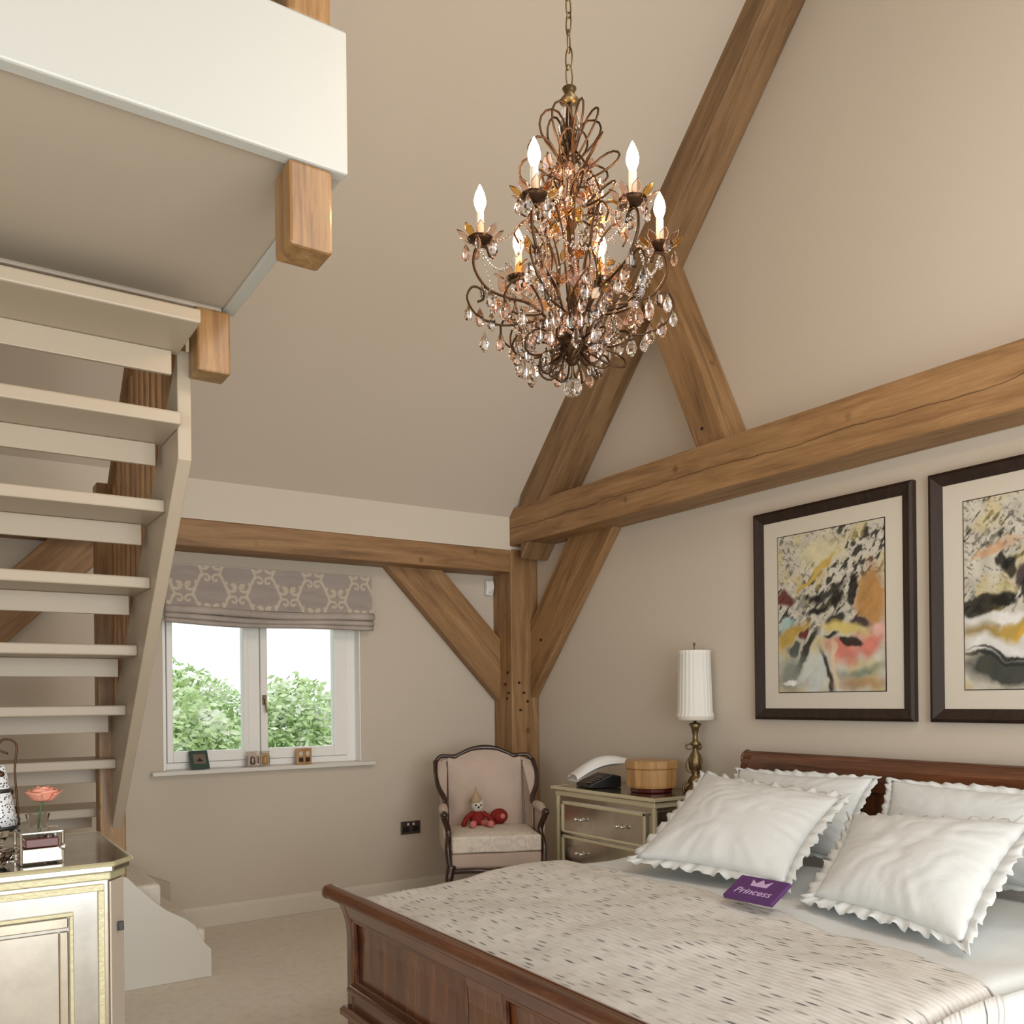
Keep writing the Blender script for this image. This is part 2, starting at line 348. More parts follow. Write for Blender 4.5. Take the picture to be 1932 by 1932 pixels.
# skirting boards
b = MB().prism([(.76, 5.335, 0), (.76, 5.335, .10), (.76, 5.343, .125), (.76, 5.352, .125), (.76, 5.352, 0)], (2.61, 0, 0)); struct(b.build('baseboard_back', 'bandpaint', bevel=.003))
b = MB().prism([(3.585, -1.8, 0), (3.585, -1.8, .10), (3.593, -1.8, .125), (3.602, -1.8, .125), (3.602, -1.8, 0)], (0, 6.9, 0)); struct(b.build('baseboard_right', 'bandpaint', bevel=.003))

# ------------------------------------------------------------------ window in the back wall
W = thing('window_1', 'x', 'x', (1.765, 5.42, .93)); del W['label']; del W['category']; struct(W)
ox, oy, oz = 1.765, 5.42, .93
def wb(name, mat, boxes, bevel=.004, parent=W, **k):
    b = MB()
    for lo, hi in boxes: b.box((lo[0]-ox, lo[1]-oy, lo[2]-oz), (hi[0]-ox, hi[1]-oy, hi[2]-oz))
    return b.build(name, mat, parent, bevel=bevel, **k)
wb('window_frame', 'winwhite', [((1.13, 5.43, .925), (1.165, 5.50, 1.98)), ((2.285, 5.43, .925), (2.35, 5.50, 1.98)), ((1.165, 5.43, .925), (2.285, 5.50, .965)), ((1.165, 5.43, 1.93), (2.285, 5.50, 1.98)), ((1.645, 5.43, .965), (1.715, 5.50, 1.93))])
for x0, x1 in ((1.165, 1.645), (1.715, 2.285)):
    a = .035 if x0 < 1.5 else .045; c = .035 if x0 < 1.5 else .09
    sash = wb('sash', 'winwhite', [((x0+.002, 5.415, .967), (x0+a, 5.48, 1.928)), ((x1-c, 5.415, .967), (x1-.002, 5.48, 1.928)), ((x0+a, 5.415, .967), (x1-c, 5.48, 1.03)), ((x0+a, 5.415, 1.87), (x1-c, 5.48, 1.928))])
    wb('pane', 'glass', [((x0+a-.005, 5.446, 1.025), (x1-c+.005, 5.452, 1.875))], bevel=0, parent=sash)
b = MB().box((1.725-ox, 5.397-oy, 1.30-oz), (1.745-ox, 5.417-oy, 1.36-oz)).box((1.728-ox, 5.38-oy, 1.335-oz), (1.742-ox, 5.40-oy, 1.35-oz)).tube([(1.735-ox, 5.385-oy, 1.345-oz), (1.738-ox, 5.383-oy, 1.29-oz), (1.742-ox, 5.378-oy, 1.25-oz)], .006)
b.build('window_handle', 'brass', W, bevel=.002)
wb('window_sill', 'white', [((1.131, 5.34, .90), (2.349, 5.44, .925)), ((1.06, 5.295, .90), (2.43, 5.348, .925))], bevel=.006)
wb('reveal', 'winwhite', [((2.343, 5.352, .926), (2.3495, 5.429, 1.975)), ((1.131, 5.352, .926), (1.139, 5.429, 1.975))], bevel=0)

# outside: lawn and hedge bushes
b = MB().box((-8, 5.8, -.5), (14, 40, -.4)); g = b.build('lawn', 'grass'); g['kind'] = 'structure'
def bush(name, label, c, r, n, seed, grp=None):
    rs = random.Random(seed)
    t = thing(name, label, 'shrub', (c[0], c[1], -.4), 0, grp)
    b = MB(); hz = c[2]+.4
    b.tube([(0, 0, 0), (.03, 0, hz*.4), (0, .02, hz*.8)], [.05, .04, .02]); b.build('stem', 'tan', t)
    vs, fs = [], []
    for i in range(n):
        d = Vector((rs.gauss(0, 1), rs.gauss(0, 1), rs.gauss(0, 1))).normalized()
        p = Vector((d.x*r[0], d.y*r[1], d.z*r[2]))*(.55+.5*rs.random())*(1+.25*noise.noise(d*2.3+Vector((seed, 0, 0))))
        p.z += hz
        if p.z < .05: continue
        a = Vector((rs.gauss(0, 1), rs.gauss(0, 1), rs.gauss(0, .6))).normalized()*rs.uniform(.03, .06); q = a.orthogonal().normalized()*a.length*.55
        k = len(vs); vs += [tuple(p-a), tuple(p+q), tuple(p+a), tuple(p-q)]; fs.append((k, k+1, k+2, k+3))
    me = bpy.data.meshes.new('foliage'); me.from_pydata(vs, [], fs); me.materials.append(M['foliage'])
    o = bpy.data.objects.new('foliage', me); COL.objects.link(o); o.parent = t; o['kind'] = 'stuff'
bush('garden_bush', 'rounded green bush outside the window, seen through the left pane', (1.9, 8.6, .58), (.66, .7, .85), 9000, 3)
bush('garden_bush', 'loose green bush outside the window, seen through the right pane beside the centre post', (3.35, 9.6, .7), (.72, .7, .85), 7000, 4)
bush('garden_bush', 'paler green bush outside the window, seen at the far right of the right pane', (4.95, 11.0, .8), (.65, .7, .85), 7000, 9)
bush('garden_bush', 'tall pale bush standing farther off behind the left pane of the window', (2.6, 12.0, .9), (1.1, .7, .9), 8000, 12)

# ------------------------------------------------------------------ oak frame
F = thing('timber_frame', 'exposed oak frame of corner post, wall plate, long tie beam, sloping rafter and braces', 'timber frame', (3.485, 5.235, 0))
fx = Vector((3.485, 5.235, 0))
def fb(name, p0, p1, side, w, d, mat='oak', **k): return timber(name, Vector(p0)-fx, Vector(p1)-fx, side, w, d, mat, F, **k)
fb('post', (3.483, 5.233, 0), (3.483, 5.233, 2.36), (1, 0, 0), .226, .226, seed=1)
fb('wall_plate', (XL, 5.233, 2.268), (3.372, 5.233, 2.268), (0, 1, 0), .226, .155, seed=2, segs=16)
fb('tie_beam', (3.483, YF, 2.498), (3.483, 5.2, 2.498), (1, 0, 0), .232, .255, 'oakcrack', seed=3, segs=24)
# rafter: near face tapers, upper edge on the ceiling plane
b = MB()
ya, yb2 = 5.0, 1.9
def low(y): return 2.714+(4.593-y)*1.104
pts = []
n = 14
V = []
for i in range(n+1):
    y = ya+(yb2-ya)*i/n; zt = z0+(5.12-y)+.03; zb = min(low(y), zt-.1)
    q = [(3.372, y, zb), (3.598, y, zb), (3.598, y, zt), (3.372, y, zt)]
    V.append([b.b.verts.new(Vector(p)-fx+noise.noise_vector(Vector((y*2, p[0], 0)))*.004) for p in q])
for A, B in zip(V, V[1:]):
    for k in range(4): b.b.faces.new((A[k], A[(k+1) % 4], B[(k+1) % 4], B[k]))
b.b.faces.new(V[0]); b.b.faces.new(V[-1][::-1])
rot = Matrix.Rotation(math.radians(45), 4, 'X')   # local Y along the slope, so the grain follows the rafter
mid = Vector((0, -1.8, 3.9))
for v in b.b.verts: v.co = rot @ (v.co-mid)
M['oakrafter'] = wood('oak rafter', (.13, .07, .03, 1), (.25, .145, .065, 1), (.34, .21, .10, 1), .55, 1.0, 'Y')
o = b.build('rafter', 'oakrafter', F, bevel=.01); o.matrix_local = Matrix.Translation(mid) @ rot.inverted()
def slab_yz(name, pts, x0, x1, mat='oak', bevel=.008):   # outline in the right-wall plane; first edge direction = grain
    p = [Vector((x0, y, z)) for y, z in pts]; c = sum(p, Vector())/len(p)+Vector(((x1-x0)/2, 0, 0))
    d = (p[1]-p[0]).normalized(); y = Vector((1, 0, 0)); z = d.cross(y)
    mt = Matrix((d, y, z)).transposed().to_4x4(); inv = mt.to_3x3().inverted()
    b = MB().prism([inv @ (q-c) for q in p], inv @ Vector((x1-x0, 0, 0)))
    o = b.build(name, mat, F, bevel=bevel); mt.translation = c-fx; o.matrix_local = mt; return o
def slab_xz(name, pts, y0, y1, mat='oak', bevel=.008):
    p = [Vector((x, y0, z)) for x, z in pts]; c = sum(p, Vector())/len(p)+Vector((0, (y1-y0)/2, 0))
    d = (p[1]-p[0]).normalized(); y = Vector((0, 1, 0)); z = d.cross(y)
    mt = Matrix((d, y, z)).transposed().to_4x4(); inv = mt.to_3x3().inverted()
    b = MB().prism([inv @ (q-c) for q in p], inv @ Vector((0, y1-y0, 0)))
    o = b.build(name, mat, F, bevel=bevel); mt.translation = c-fx; o.matrix_local = mt; return o
slab_yz('strut', [(3.15, 2.60), (3.66, 3.77), (3.81, 3.595), (3.37, 2.60)], 3.415, 3.598)
slab_yz('brace', [(4.19, 2.39), (5.125, 1.32), (5.125, 1.84), (4.66, 2.39)], 3.53, 3.598)
slab_xz('brace', [(2.50, 2.20), (3.375, 1.30), (3.375, 1.74), (2.91, 2.20)], 5.26, 5.348)
slab_xz('brace', [(.90, 2.20), (.02, 1.30), (.02, 1.66), (.55, 2.20)], 5.26, 5.348)
for x, y, z in ((3.366, 5.16, 1.50), (3.366, 5.19, 1.42), (3.366, 5.15, 1.36), (3.525, 4.98, 1.72), (3.366, 5.17, 1.32), (3.396, 3.32, 2.72)):
    MB().tube([Vector((x, y, z))-fx, Vector((x-.006, y, z))-fx], .009, 8).build('peg', 'frame', F)
for x, z in ((3.43, 1.43), (3.47, 1.36), (3.5, 1.3), (3.44, 1.24)):
    MB().tube([Vector((x, 5.121, z))-fx, Vector((x, 5.112, z))-fx], .009, 8).build('peg', 'frame', F)

# ------------------------------------------------------------------ staircase
S = thing('staircase', 'cream painted open-tread staircase climbing to the gallery with oak posts and spindles', 'staircase', (.7, 4.4, 0))
so = Vector((.7, 4.4, 0))
def sbx(name, mat, lo, hi, bevel=.004, parent=S): return MB().box(Vector(lo)-so, Vector(hi)-so).build(name, mat, parent, bevel=bevel)
for k in range(8):
    yn = 2.737+.253*k; zb = 2.458-.238*k
    sbx('tread', 'stairpaint', (-.12, yn, zb), (.70, yn+.30, zb+.042), .006)
    sbx('riser', 'stairpaint', (-.12, yn+.262, zb-.078), (.672, yn+.28, zb-.001), .003)
def pitch(y): return 2.19-.945*(y-2.98)     # underside line of the string
b = MB().prism([Vector((.70, 3.05, pitch(3.05)))-so, Vector((.70, 3.05, pitch(3.05)+.36))-so, Vector((.70, 4.46, pitch(4.46)+.36))-so, Vector((.70, 4.46, pitch(4.46)-.12))-so], (.045, 0, 0)); b.build('string', 'stairpaint', S, bevel=.004)
b = MB().prism([Vector((-.165, 2.93, pitch(2.93)))-so, Vector((-.165, 2.93, pitch(2.93)+.36))-so, Vector((-.165, 4.46, pitch(4.46)+.36))-so, Vector((-.165, 4.46, pitch(4.46)-.12))-so], (.045, 0, 0)); b.build('string', 'stairpaint', S, bevel=.004)
o = MB().box((-.055, -.055, -1.16), (.055, .055, 1.16)).build('newel_post', 'oakz', S, bevel=.006); o.location = Vector((.705, 4.44, 1.16))-so
def rail(y): return 2.70-.9*(y-3.9)
timber('handrail', Vector((.722, 3.03, rail(3.03)))-so, Vector((.722, 4.40, rail(4.40)))-so, (1, 0, 0), .06, .05, 'oak', S, amp=0, segs=1)
sp = None
for i in range(13):
    y = 3.10+.102*i; z_a = pitch(y)+.34; z_b = rail(y)-.02
    o = MB().box((-.016, -.016, -(z_b-z_a)/2), (.016, .016, (z_b-z_a)/2)).build('spindle', 'oakz', S, bevel=.003); o.location = Vector((.722, y, (z_a+z_b)/2))-so
# winding steps at the foot, and the first steps climbing away to the left behind the cheek
b = MB()
for lo, hi in (((.93, 4.42, 0), (1.12, 5.33, .225)), ((.72, 4.50, 0), (.935, 5.33, .45)), ((-.12, 4.60, 0), (.70, 5.33, .60))):
    sbx('step', 'carpet', lo, hi, .02)
ch = [(.60, 0), (1.135, 0), (1.135, .13), (1.10, .17), (1.06, .255), (1.02, .29), (.93, .345), (.877, .395), (.80, .475), (.76, .52), (.60, .56)]
MB().prism([Vector((x, 4.375, z))-so for x, z in ch], (0, .04, 0)).build('cheek', 'white', S, bevel=.004)
MB().prism([Vector((x, 5.31, z))-so for x, z in [(.2, 0), (1.152, 0), (1.152, .29), (.94, .39), (.2, .7)]], (0, .038, 0)).build('wall_string', 'stairpaint', S, bevel=.004)

# ------------------------------------------------------------------ gallery landing over the left side
G = thing('gallery_landing', 'white-fronted gallery landing overhead with oak corner posts and balusters', 'landing', (0, 2.5, 2.6))
go = Vector((0, 2.5, 2.6))
def gbx(name, mat, lo, hi, bevel=.004): return MB().box(Vector(lo)-go, Vector(hi)-go).build(name, mat, G, bevel=bevel)
M['soffit'] = plain('shade-darkened soffit paint', (.47, .405, .315, 1), .8)  # same paint as the ceiling, darkened to put its shade into the colour
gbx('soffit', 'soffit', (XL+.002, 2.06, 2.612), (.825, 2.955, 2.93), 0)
gbx('fascia', 'fascia', (XL+.002, 2.015, 2.597), (.868, 2.058, 2.945), .006)
gbx('fascia', 'fascia', (.826, 2.06, 2.602), (.868, 2.985, 2.945), .006)
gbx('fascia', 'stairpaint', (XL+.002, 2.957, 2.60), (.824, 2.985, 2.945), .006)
for (cx, cy, zb, sz) in ((.775, 2.075, 2.395, .108), (.79, 2.99, 2.39, .108)):
    o = MB().box((-sz/2, -sz/2, -(2.596-zb)/2), (sz/2, sz/2, (2.596-zb)/2)).build('newel_drop', 'oakz', G, bevel=.008); o.location = Vector((cx, cy, (zb+2.596)/2))-go
    o = MB().box((-sz/2, -sz/2, -.5), (sz/2, sz/2, .5)).build('newel_post', 'oakz', G, bevel=.006); o.location = Vector((cx, cy, 3.446))-go
for i in range(20):
    o = MB().box((-.017, -.017, -.43), (.017, .017, .43)).build('baluster', 'oakz', G, bevel=.003); o.location = Vector((.635-.105*i, 2.09, 3.376))-go
for i in range(7):
    o = MB().box((-.017, -.017, -.43), (.017, .017, .43)).build('baluster', 'oakz', G, bevel=.003); o.location = Vector((.79, 2.20+.105*i, 3.376))-go
timber('handrail', Vector((XL+.01, 2.09, 3.83))-go, Vector((.72, 2.09, 3.83))-go, (0, 1, 0), .06, .05, 'oak', G, amp=0, segs=1)
timber('handrail', Vector((.79, 2.13, 3.83))-go, Vector((.79, 2.935, 3.83))-go, (1, 0, 0), .06, .05, 'oak', G, amp=0, segs=1)
#PART2
# ------------------------------------------------------------------ roman blind
RB = thing('roman_blind', 'grey roman blind with cream scroll pattern, gathered above the window', 'blind', (1.765, 5.28, 1.76))
def damask(U, V):
    x = U*1.265; y = V*.249; n = fbm(U, V, 12, 5); d = np.full(U.shape, 9.0); wdt = np.zeros(U.shape)
    def stroke(pts, w):
        for px_, py_ in pts: np.minimum(d, np.hypot(x-px_, y-py_)/w, out=d)
    for i in range(9):
        x0 = .02+i*.155; s = 1 if i % 2 else -1
        for j, (y0, q) in enumerate(((-.05, s), (.075, -s), (.20, s))):
            stroke([(x0+q*(.03-.05*t_+.0), y0+.12*t_) for t_ in np.linspace(0, 1, 24)], .0075)
            stroke([(x0+q*(.045+(.040-.030*t_)*math.cos(5.6*t_+2.6)), y0+.06+(.040-.030*t_)*math.sin(5.6*t_+2.6)) for t_ in np.linspace(0, 1, 40)], .0075)
            stroke([(x0-q*(.05+(.032-.026*t_)*math.cos(5.4*t_+3.4)), y0+.10-(.032-.026*t_)*math.sin(5.4*t_+3.4)) for t_ in np.linspace(0, 1, 34)], .0065)
            stroke([(x0+q*.055+.008*math.cos(k), y0+.055+.008*math.sin(k)) for k in (0, 2, 4)], .008)
    m = np.clip((1.15-d)*3, 0, 1)[..., None]
    return np.array([.36, .31, .28])*(.9+.25*n[..., None])*(1-m)+np.array([.56, .49, .385])*(.9+.2*n[..., None])*m
bo = Vector((1.765, 5.28, 1.76))
painted('fabric', Vector((1.135, 5.262, 1.862))-bo, (1.265, 0, .002), (0, .018, .248), 260, 60, damask, 'weave', RB)
b = MB().box(Vector((1.14, 5.282, 1.80))-bo, Vector((2.395, 5.335, 2.112))-bo); b.build('headrail', 'shade', RB)
M['fold'] = plain('blind lining fold', (.42, .365, .32, 1), .85, bump=.4, bscale=40, var=.18)
for k, (z, yf, h) in enumerate(((1.845, 5.235, .055), (1.808, 5.245, .04), (1.782, 5.252, .036))):
    b = MB(); prof = [(5.28, z+h*.6), (yf+.012, z+h*.5), (yf, z+.004), (yf+.004, z-h*.22), (yf+.02, z-h*.32), (5.28, z-h*.1)]
    nx = 24; V = []
    for i in range(nx+1):
        u = i/nx; sag = -.012*math.sin(PI*u)+.004*math.sin(9*u+k)
        V.append([b.b.verts.new(Vector((1.128+1.277*u, y, zz+sag))-bo) for y, zz in prof])
    for A, B in zip(V, V[1:]):
        for q in range(len(prof)): b.b.faces.new((A[q], A[(q+1) % len(prof)], B[(q+1) % len(prof)], B[q]))
    b.b.faces.new(V[0]); b.b.faces.new(V[-1][::-1])
    b.build('fold', 'fold', RB, smooth=True)
# things on the sill (sill top z=.925)
t = thing('framed_photo', 'small dark green picture frame leaning back at the left of the window sill', 'picture frame', (1.33, 5.375, .925), .12)
R1 = Matrix.Rotation(math.radians(-24), 3, 'X')
b = MB().box((-.055, -.006, 0), (.055, .006, .115)); o = b.build('frame', 'green', t, bevel=.003); o.rotation_euler.x = -.42; o.location = (0, -.035, .003)
o = MB().box((-.036, -.0085, .03), (.036, -.0055, .09)).build('picture', 'plate', t); o.rotation_euler.x = -.42; o.location = (0, -.035, .003)
o = MB().prism([(-.02, -.0105, .045), (.02, -.0105, .045), (0, -.0105, .068)], (0, .003, 0)).build('motif', 'black', t); o.rotation_euler.x = -.42; o.location = (0, -.035, .003)
MB().box((-.01, .03, 0), (.01, .034, .06)).build('stand', 'green', t)
for i, (x, mt, lab) in enumerate(((1.64, 'upholstery', 'small clear photo block with a mauve picture, in the middle of the window sill'), (1.715, 'tan', 'small clear photo block with a brown picture, right of the mauve one on the sill'))):
    t = thing('photo_block', lab, 'photo', (x, 5.36, .925), .05, 'photo blocks on the window sill')
    MB().box((-.034, -.012, 0), (.034, .012, .092)).build('block', 'crystal', t, bevel=.003)
    MB().box((-.026, -.0135, .008), (.026, -.0122, .08)).build('picture', mt, t)
    MB().lathe([(.014, 0), (.018, .012), (.013, .03), (.016, .042), (.001, .05)], (0, -.0145, .015), 10).build('figure', 'plate' if i == 0 else 'boxwood', t, smooth=True)
t = thing('double_photo_stand', 'square brown wooden double frame with two pale ovals, right of the window sill', 'picture frame', (1.965, 5.36, .925), .05)
MB().box((-.05, -.012, 0), (.05, .012, .1)).build('frame', 'boxwood', t, bevel=.003)
for s in (-1, 1): MB().ball((s*.022, -.0125, .066), .013, 12, (1, .15, 1.2)).build('oval', 'matboard', t, smooth=True)
for s in (-1, 1): MB().box((s*.022-.014, -.0145, .015), (s*.022+.014, -.0118, .042)).build('picture', 'walnut', t)

# motion sensor, socket
t = thing('motion_sensor', 'small white motion sensor high on the wall beside the corner post', 'sensor', (3.325, 5.345, 2.10))
b = MB().prism([(-.03, 0, -.05), (-.03, 0, .06), (-.03, -.035, .055), (-.03, -.045, .01), (-.03, -.025, -.05)], (.06, 0, 0)); b.build('housing', 'plastic', t, bevel=.008)
MB().ball((0, -.034, -.016), .02, 12, (1, .5, .9)).build('lens', 'shade', t, smooth=True)
t = thing('wall_socket', 'brushed metal double socket on the wall left of the armchair', 'socket', (2.695, 5.348, .465))
MB().box((-.073, -.008, -.043), (.073, .0, .043)).build('plate', 'plate', t, bevel=.003)
for s in (-1, 1):
    MB().box((s*.036-.022, -.0095, -.028), (s*.036+.022, -.0075, .008)).build('outlet', 'black', t, bevel=.002)
    MB().box((s*.02-.006, -.012, .016), (s*.02+.006, -.007, .032)).build('switch', 'plastic', t, bevel=.001)

# ------------------------------------------------------------------ pictures on the right wall
def blobs(U, V, L, seed):
    """abstract brushwork: V up. L = list of (cx, cy, rx, ry, angle, rgb, soft)"""
    wx = (fbm(U, V, 7, seed)-.5)*.16; wy = (fbm(U, V, 7, seed+20)-.5)*.16; u = U+wx; v = V+wy*.75
    n = fbm(U*1.0, V*1.3, 14, seed+3); c = np.array([.60, .58, .50])*(.66+.5*n[..., None])
    c = c*np.array([1, .98+0, .95])
    st = fbm(U*3+V*4, V*9-U*8, 4, seed+5, 5)
    dk = np.clip((st-.52)*14, 0, 1)*np.clip((V-.22)*4, 0, 1)*np.clip((fbm(U, V, 5, seed+9)-.33)*6, 0, 1)
    c = c*(1-.93*dk[..., None])+np.array([.02, .02, .016])*.93*dk[..., None]
    ft = fbm(U*5-V*3, V*11+U*6, 7, seed+15, 4); fk = np.clip((ft-.60)*16, 0, 1)[..., None]*.75*np.clip((V-.35)*4, 0, 1)[..., None]; c = c*(1-fk)+np.array([.05, .045, .035])*fk
    yl = np.clip((fbm(U, V*1.4, 5, seed+13)-.56)*9, 0, 1)[..., None]*.5
    c = c*(1-yl)+np.array([.55, .44, .16])*yl
    for cx, cy, rx, ry, a, col, soft in L:
        dx = u-cx; dy = (v-cy)*1.3; ca, sa = math.cos(a), math.sin(a)
        r = np.hypot((dx*ca+dy*sa)/(rx*1.18), (-dx*sa+dy*ca)/(ry*1.62))
        m = np.clip((1-r)/soft, 0, 1)[..., None]*(.88+.12*n[..., None])
        c = c*(1-m)+np.array(col)*(.8+.4*n[..., None])*m
    return np.clip(c, .01, .9)
BK, OC, PK, GR, RD, OR = (.018, .016, .014), (.45, .3, .06), (.62, .2, .15), (.22, .24, .2), (.12, .02, .02), (.42, .22, .07)
A1 = [(.88, .55, .13, .2, 0, OR, .5), (.42, .86, .22, .09, .3, (.62, .57, .36), .6), (.45, .80, .03, .10, -.7, (.5, .34, .08), .5), (.30, .70, .02, .12, -.8, (.5, .36, .08), .5),
      (.06, .60, .10, .045, .3, RD, .4), (.45, .60, .28, .035, .35, BK, .6), (.50, .54, .24, .03, .35, (.08, .08, .05), .6), (.38, .50, .16, .02, .3, BK, .6), (.58, .57, .07, .05, -1, BK, .4), (.74, .60, .035, .07, 0, BK, .3),
      (.58, .45, .09, .035, .2, BK, .3), (.78, .41, .08, .032, -.2, (.05, .03, .04), .35), (.64, .38, .22, .05, -.25, (.62, .5, .16), .5), (.12, .36, .18, .06, .3, OC, .5), (.10, .44, .09, .04, 0, (.35, .5, .48), .7),
      (.85, .28, .17, .07, .4, PK, .6), (.62, .24, .16, .06, -.3, PK, .6), (.93, .36, .06, .05, 0, (.7, .4, .35), .6), (.68, .28, .09, .028, -.15, BK, .3), (.53, .33, .07, .02, .2, BK, .5),
      (.30, .24, .04, .19, -.55, BK, .4), (.17, .26, .07, .045, .6, (.06, .07, .06), .3), (.26, .34, .03, .035, 0, RD, .4), (.12, .10, .2, .13, .2, GR, .6), (.40, .08, .07, .16, -.2, (.5, .54, .5), .5), (.30, .12, .05, .11, -.5, (.55, .57, .52), .5),
      (.12, .05, .1, .02, -.1, (.75, .75, .7), .4), (.50, .10, .03, .15, .3, BK, .5), (.80, .12, .25, .04, .1, (.2, .24, .17), .7), (.78, .05, .25, .05, 0, (.4, .26, .13), .7), (.56, .15, .025, .13, .15, (.7, .55, .36), .5)]
A2 = [(.20, .73, .2, .03, .2, (.55, .34, .2), .7), (.62, .80, .12, .06, .2, (.36, .2, .09), .6), (.30, .62, .055, .06, -.3, BK, .25), (.26, .66, .03, .05, 0, BK, .3), (.40, .56, .07, .05, .7, (.07, .05, .05), .3), (.13, .44, .15, .05, .25, BK, .22), (.25, .46, .08, .03, 0, BK, .3),
      (.60, .62, .1, .08, 0, (.65, .4, .28), .5), (.62, .55, .06, .035, 0, (.2, .02, .03), .3), (.45, .50, .07, .04, .5, BK, .4), (.52, .45, .1, .02, .2, BK, .5), (.25, .37, .35, .03, .1, (.72, .71, .68), .5), (.3, .30, .35, .045, .25, OC, .5), (.45, .31, .2, .03, .4, (.65, .4, .05), .5),
      (.10, .24, .12, .1, 0, (.3, .22, .09), .6), (.22, .20, .24, .07, -.1, (.75, .75, .72), .5), (.22, .15, .25, .015, -.1, BK, .5), (.26, .10, .25, .08, .05, (.03, .035, .03), .4), (.25, .18, .2, .01, -.1, BK, .4), (.45, .2, .04, .1, 0, (.08, .06, .03), .5), (.60, .12, .08, .16, 0, (.55, .5, .22), .6),
      (.8, .7, .1, .12, .2, GR, .6), (.85, .4, .1, .06, .5, BK, .4), (.8, .2, .15, .1, 0, PK, .6), (.9, .55, .1, .1, 0, OC, .6)]
def picture(name, label, yc, wd, L, seed):
    z0_, z1_ = 1.20, 2.25; t = thing(name, label, 'picture', (3.598, yc, (z0_+z1_)/2))
    h = (z1_-z0_)/2; w2 = wd/2; fw = .056
    for a, bb in (((-w2, -h), (w2, -h)), ((w2, -h), (w2, h)), ((w2, h), (-w2, h)), ((-w2, h), (-w2, -h))):
        sg = Vector((0, bb[0]-a[0], bb[1]-a[1])).normalized(); inn = Vector((0, -sg.z, sg.y))
        A = Vector((0, a[0], a[1])); B = Vector((0, bb[0], bb[1]))
        prof = [(0, 0), (-.028, 0), (-.034, .014), (-.022, .042), (-.016, fw), (0, fw)]
        b = MB(); q0 = [b.b.verts.new(A+inn*n+sg*n+Vector((x, 0, 0))) for x, n in prof]; q1 = [b.b.verts.new(B+inn*n-sg*n+Vector((x, 0, 0))) for x, n in prof]
        for k in range(len(prof)): b.b.faces.new((q0[k], q0[(k+1) % 6], q1[(k+1) % 6], q1[k]))
        b.b.faces.new(q0); b.b.faces.new(q1[::-1]); b.build('frame_rail', 'frame', t)
    MB().box((-.012, -w2+.04, -h+.04), (-.006, w2-.04, h-.04)).build('mount', 'matboard', t)
    aw = wd*.67; ah = .775
    MB().box((-.0135, -aw/2-.004, -h+.137-.004), (-.0115, aw/2+.004, -h+.137+ah+.004)).build('mount_bevel', 'frame', t)
    painted('artwork', (-.015, aw/2, -h+.137), (0, -aw, 0), (0, 0, ah), 150, 200, lambda U, V: blobs(U, V, L, seed), 'print', t)
picture('framed_artwork', 'dark framed abstract painting with pink, ochre and black strokes, nearer the corner post', 2.695, .888, A1, 11)
picture('framed_artwork', 'dark framed abstract painting above the bed, cut off by the right photo edge', 1.735, .888, A2, 31)

# ------------------------------------------------------------------ bed
BY0, BY1 = 1.14, 3.08; BC = (BY0+BY1)/2
B = thing('sleigh_bed', 'polished mahogany sleigh bed with scrolled head and panelled footboard', 'bed', (2.3, BC, 0))
bo = Vector((2.3, BC, 0))
def ext(name, mat, prof, y0, y1, bevel=.003, smooth=False, seg=0):
    """profile in x,z extruded along the bed's width"""
    return MB().prism([Vector((x, y0, z))-bo for x, z in prof], (0, y1-y0, 0)).build(name, mat, B, bevel=bevel, smooth=smooth)
def scroll(name, x, z, r, y0, y1):
    c = Vector((x, 0, z)); b = MB()
    b.tube([Vector((x, y0, z))-bo, Vector((x, y0+.012, z))-bo, Vector((x, y0+.013, z))-bo, Vector((x, y1-.013, z))-bo, Vector((x, y1-.012, z))-bo, Vector((x, y1, z))-bo], [r*1.0, r*1.12, r*.97, r*.97, r*1.12, r*1.0], 20)
    return b.build(name, 'mahog', B, smooth=True, bevel=.002)
# foot: curved stiles and rails, panels set back, scroll on top
def fcurve(z): return 1.285 - .055*max(0, (z-.45)/.17)**2 if z > .45 else 1.285
zs = [.06, .2, .45, .50, .54, .58, .60]
def fprof(za, zb, off, th):
    q = [za]+[z for z in zs if za < z < zb]+[zb]
    return [(fcurve(z)+off, z) for z in q]+[(fcurve(z)+off+th, z) for z in q[::-1]]
ext('foot_panel', 'mahogz', fprof(.1, .575, .022, .02), BY0+.04, BY1-.04)
ext('foot_stile', 'mahogz', fprof(.0, .60, 0, .055), BY1-.052, BY1, .006)
ext('foot_stile', 'mahogz', fprof(.0, .60, 0, .055), BY0, BY0+.052, .006)
ext('foot_stile', 'mahogz', fprof(.26, .54, .004, .04), BC-.095, BC+.095, .006)
ext('foot_rail', 'mahog', fprof(.525, .60, .002, .045), BY0+.05, BY1-.05, .006)
ext('foot_rail', 'mahog', fprof(.05, .27, .004, .04), BY0+.05, BY1-.05, .006)
ext('moulding', 'mahog', [(1.262, .265), (1.262, .275), (1.27, .285), (1.295, .29), (1.295, .255), (1.27, .257)], BY0+.05, BY1-.05)
ext('moulding', 'mahog', [(1.255, .17), (1.255, .19), (1.27, .2), (1.295, .2), (1.295, .165)], BY0, BY1)
for y0, y1 in ((BY0+.052, BC-.095), (BC+.095, BY1-.052)):
    for a0, a1, z0_, z1_ in ((y0, y0+.014, .29, .525), (y1-.014, y1, .29, .525), (y0, y1, .512, .526), (y0, y1, .285, .299)):
        ext('panel_bead', 'mahog', [(fcurve(z0_)+.008, z0_), (fcurve(z1_)+.008, z1_), (fcurve(z1_)+.024, z1_), (fcurve(z0_)+.024, z0_)], a0, a1, .003)
scroll('foot_scroll', 1.222, .622, .025, BY0-.015, BY1+.018)
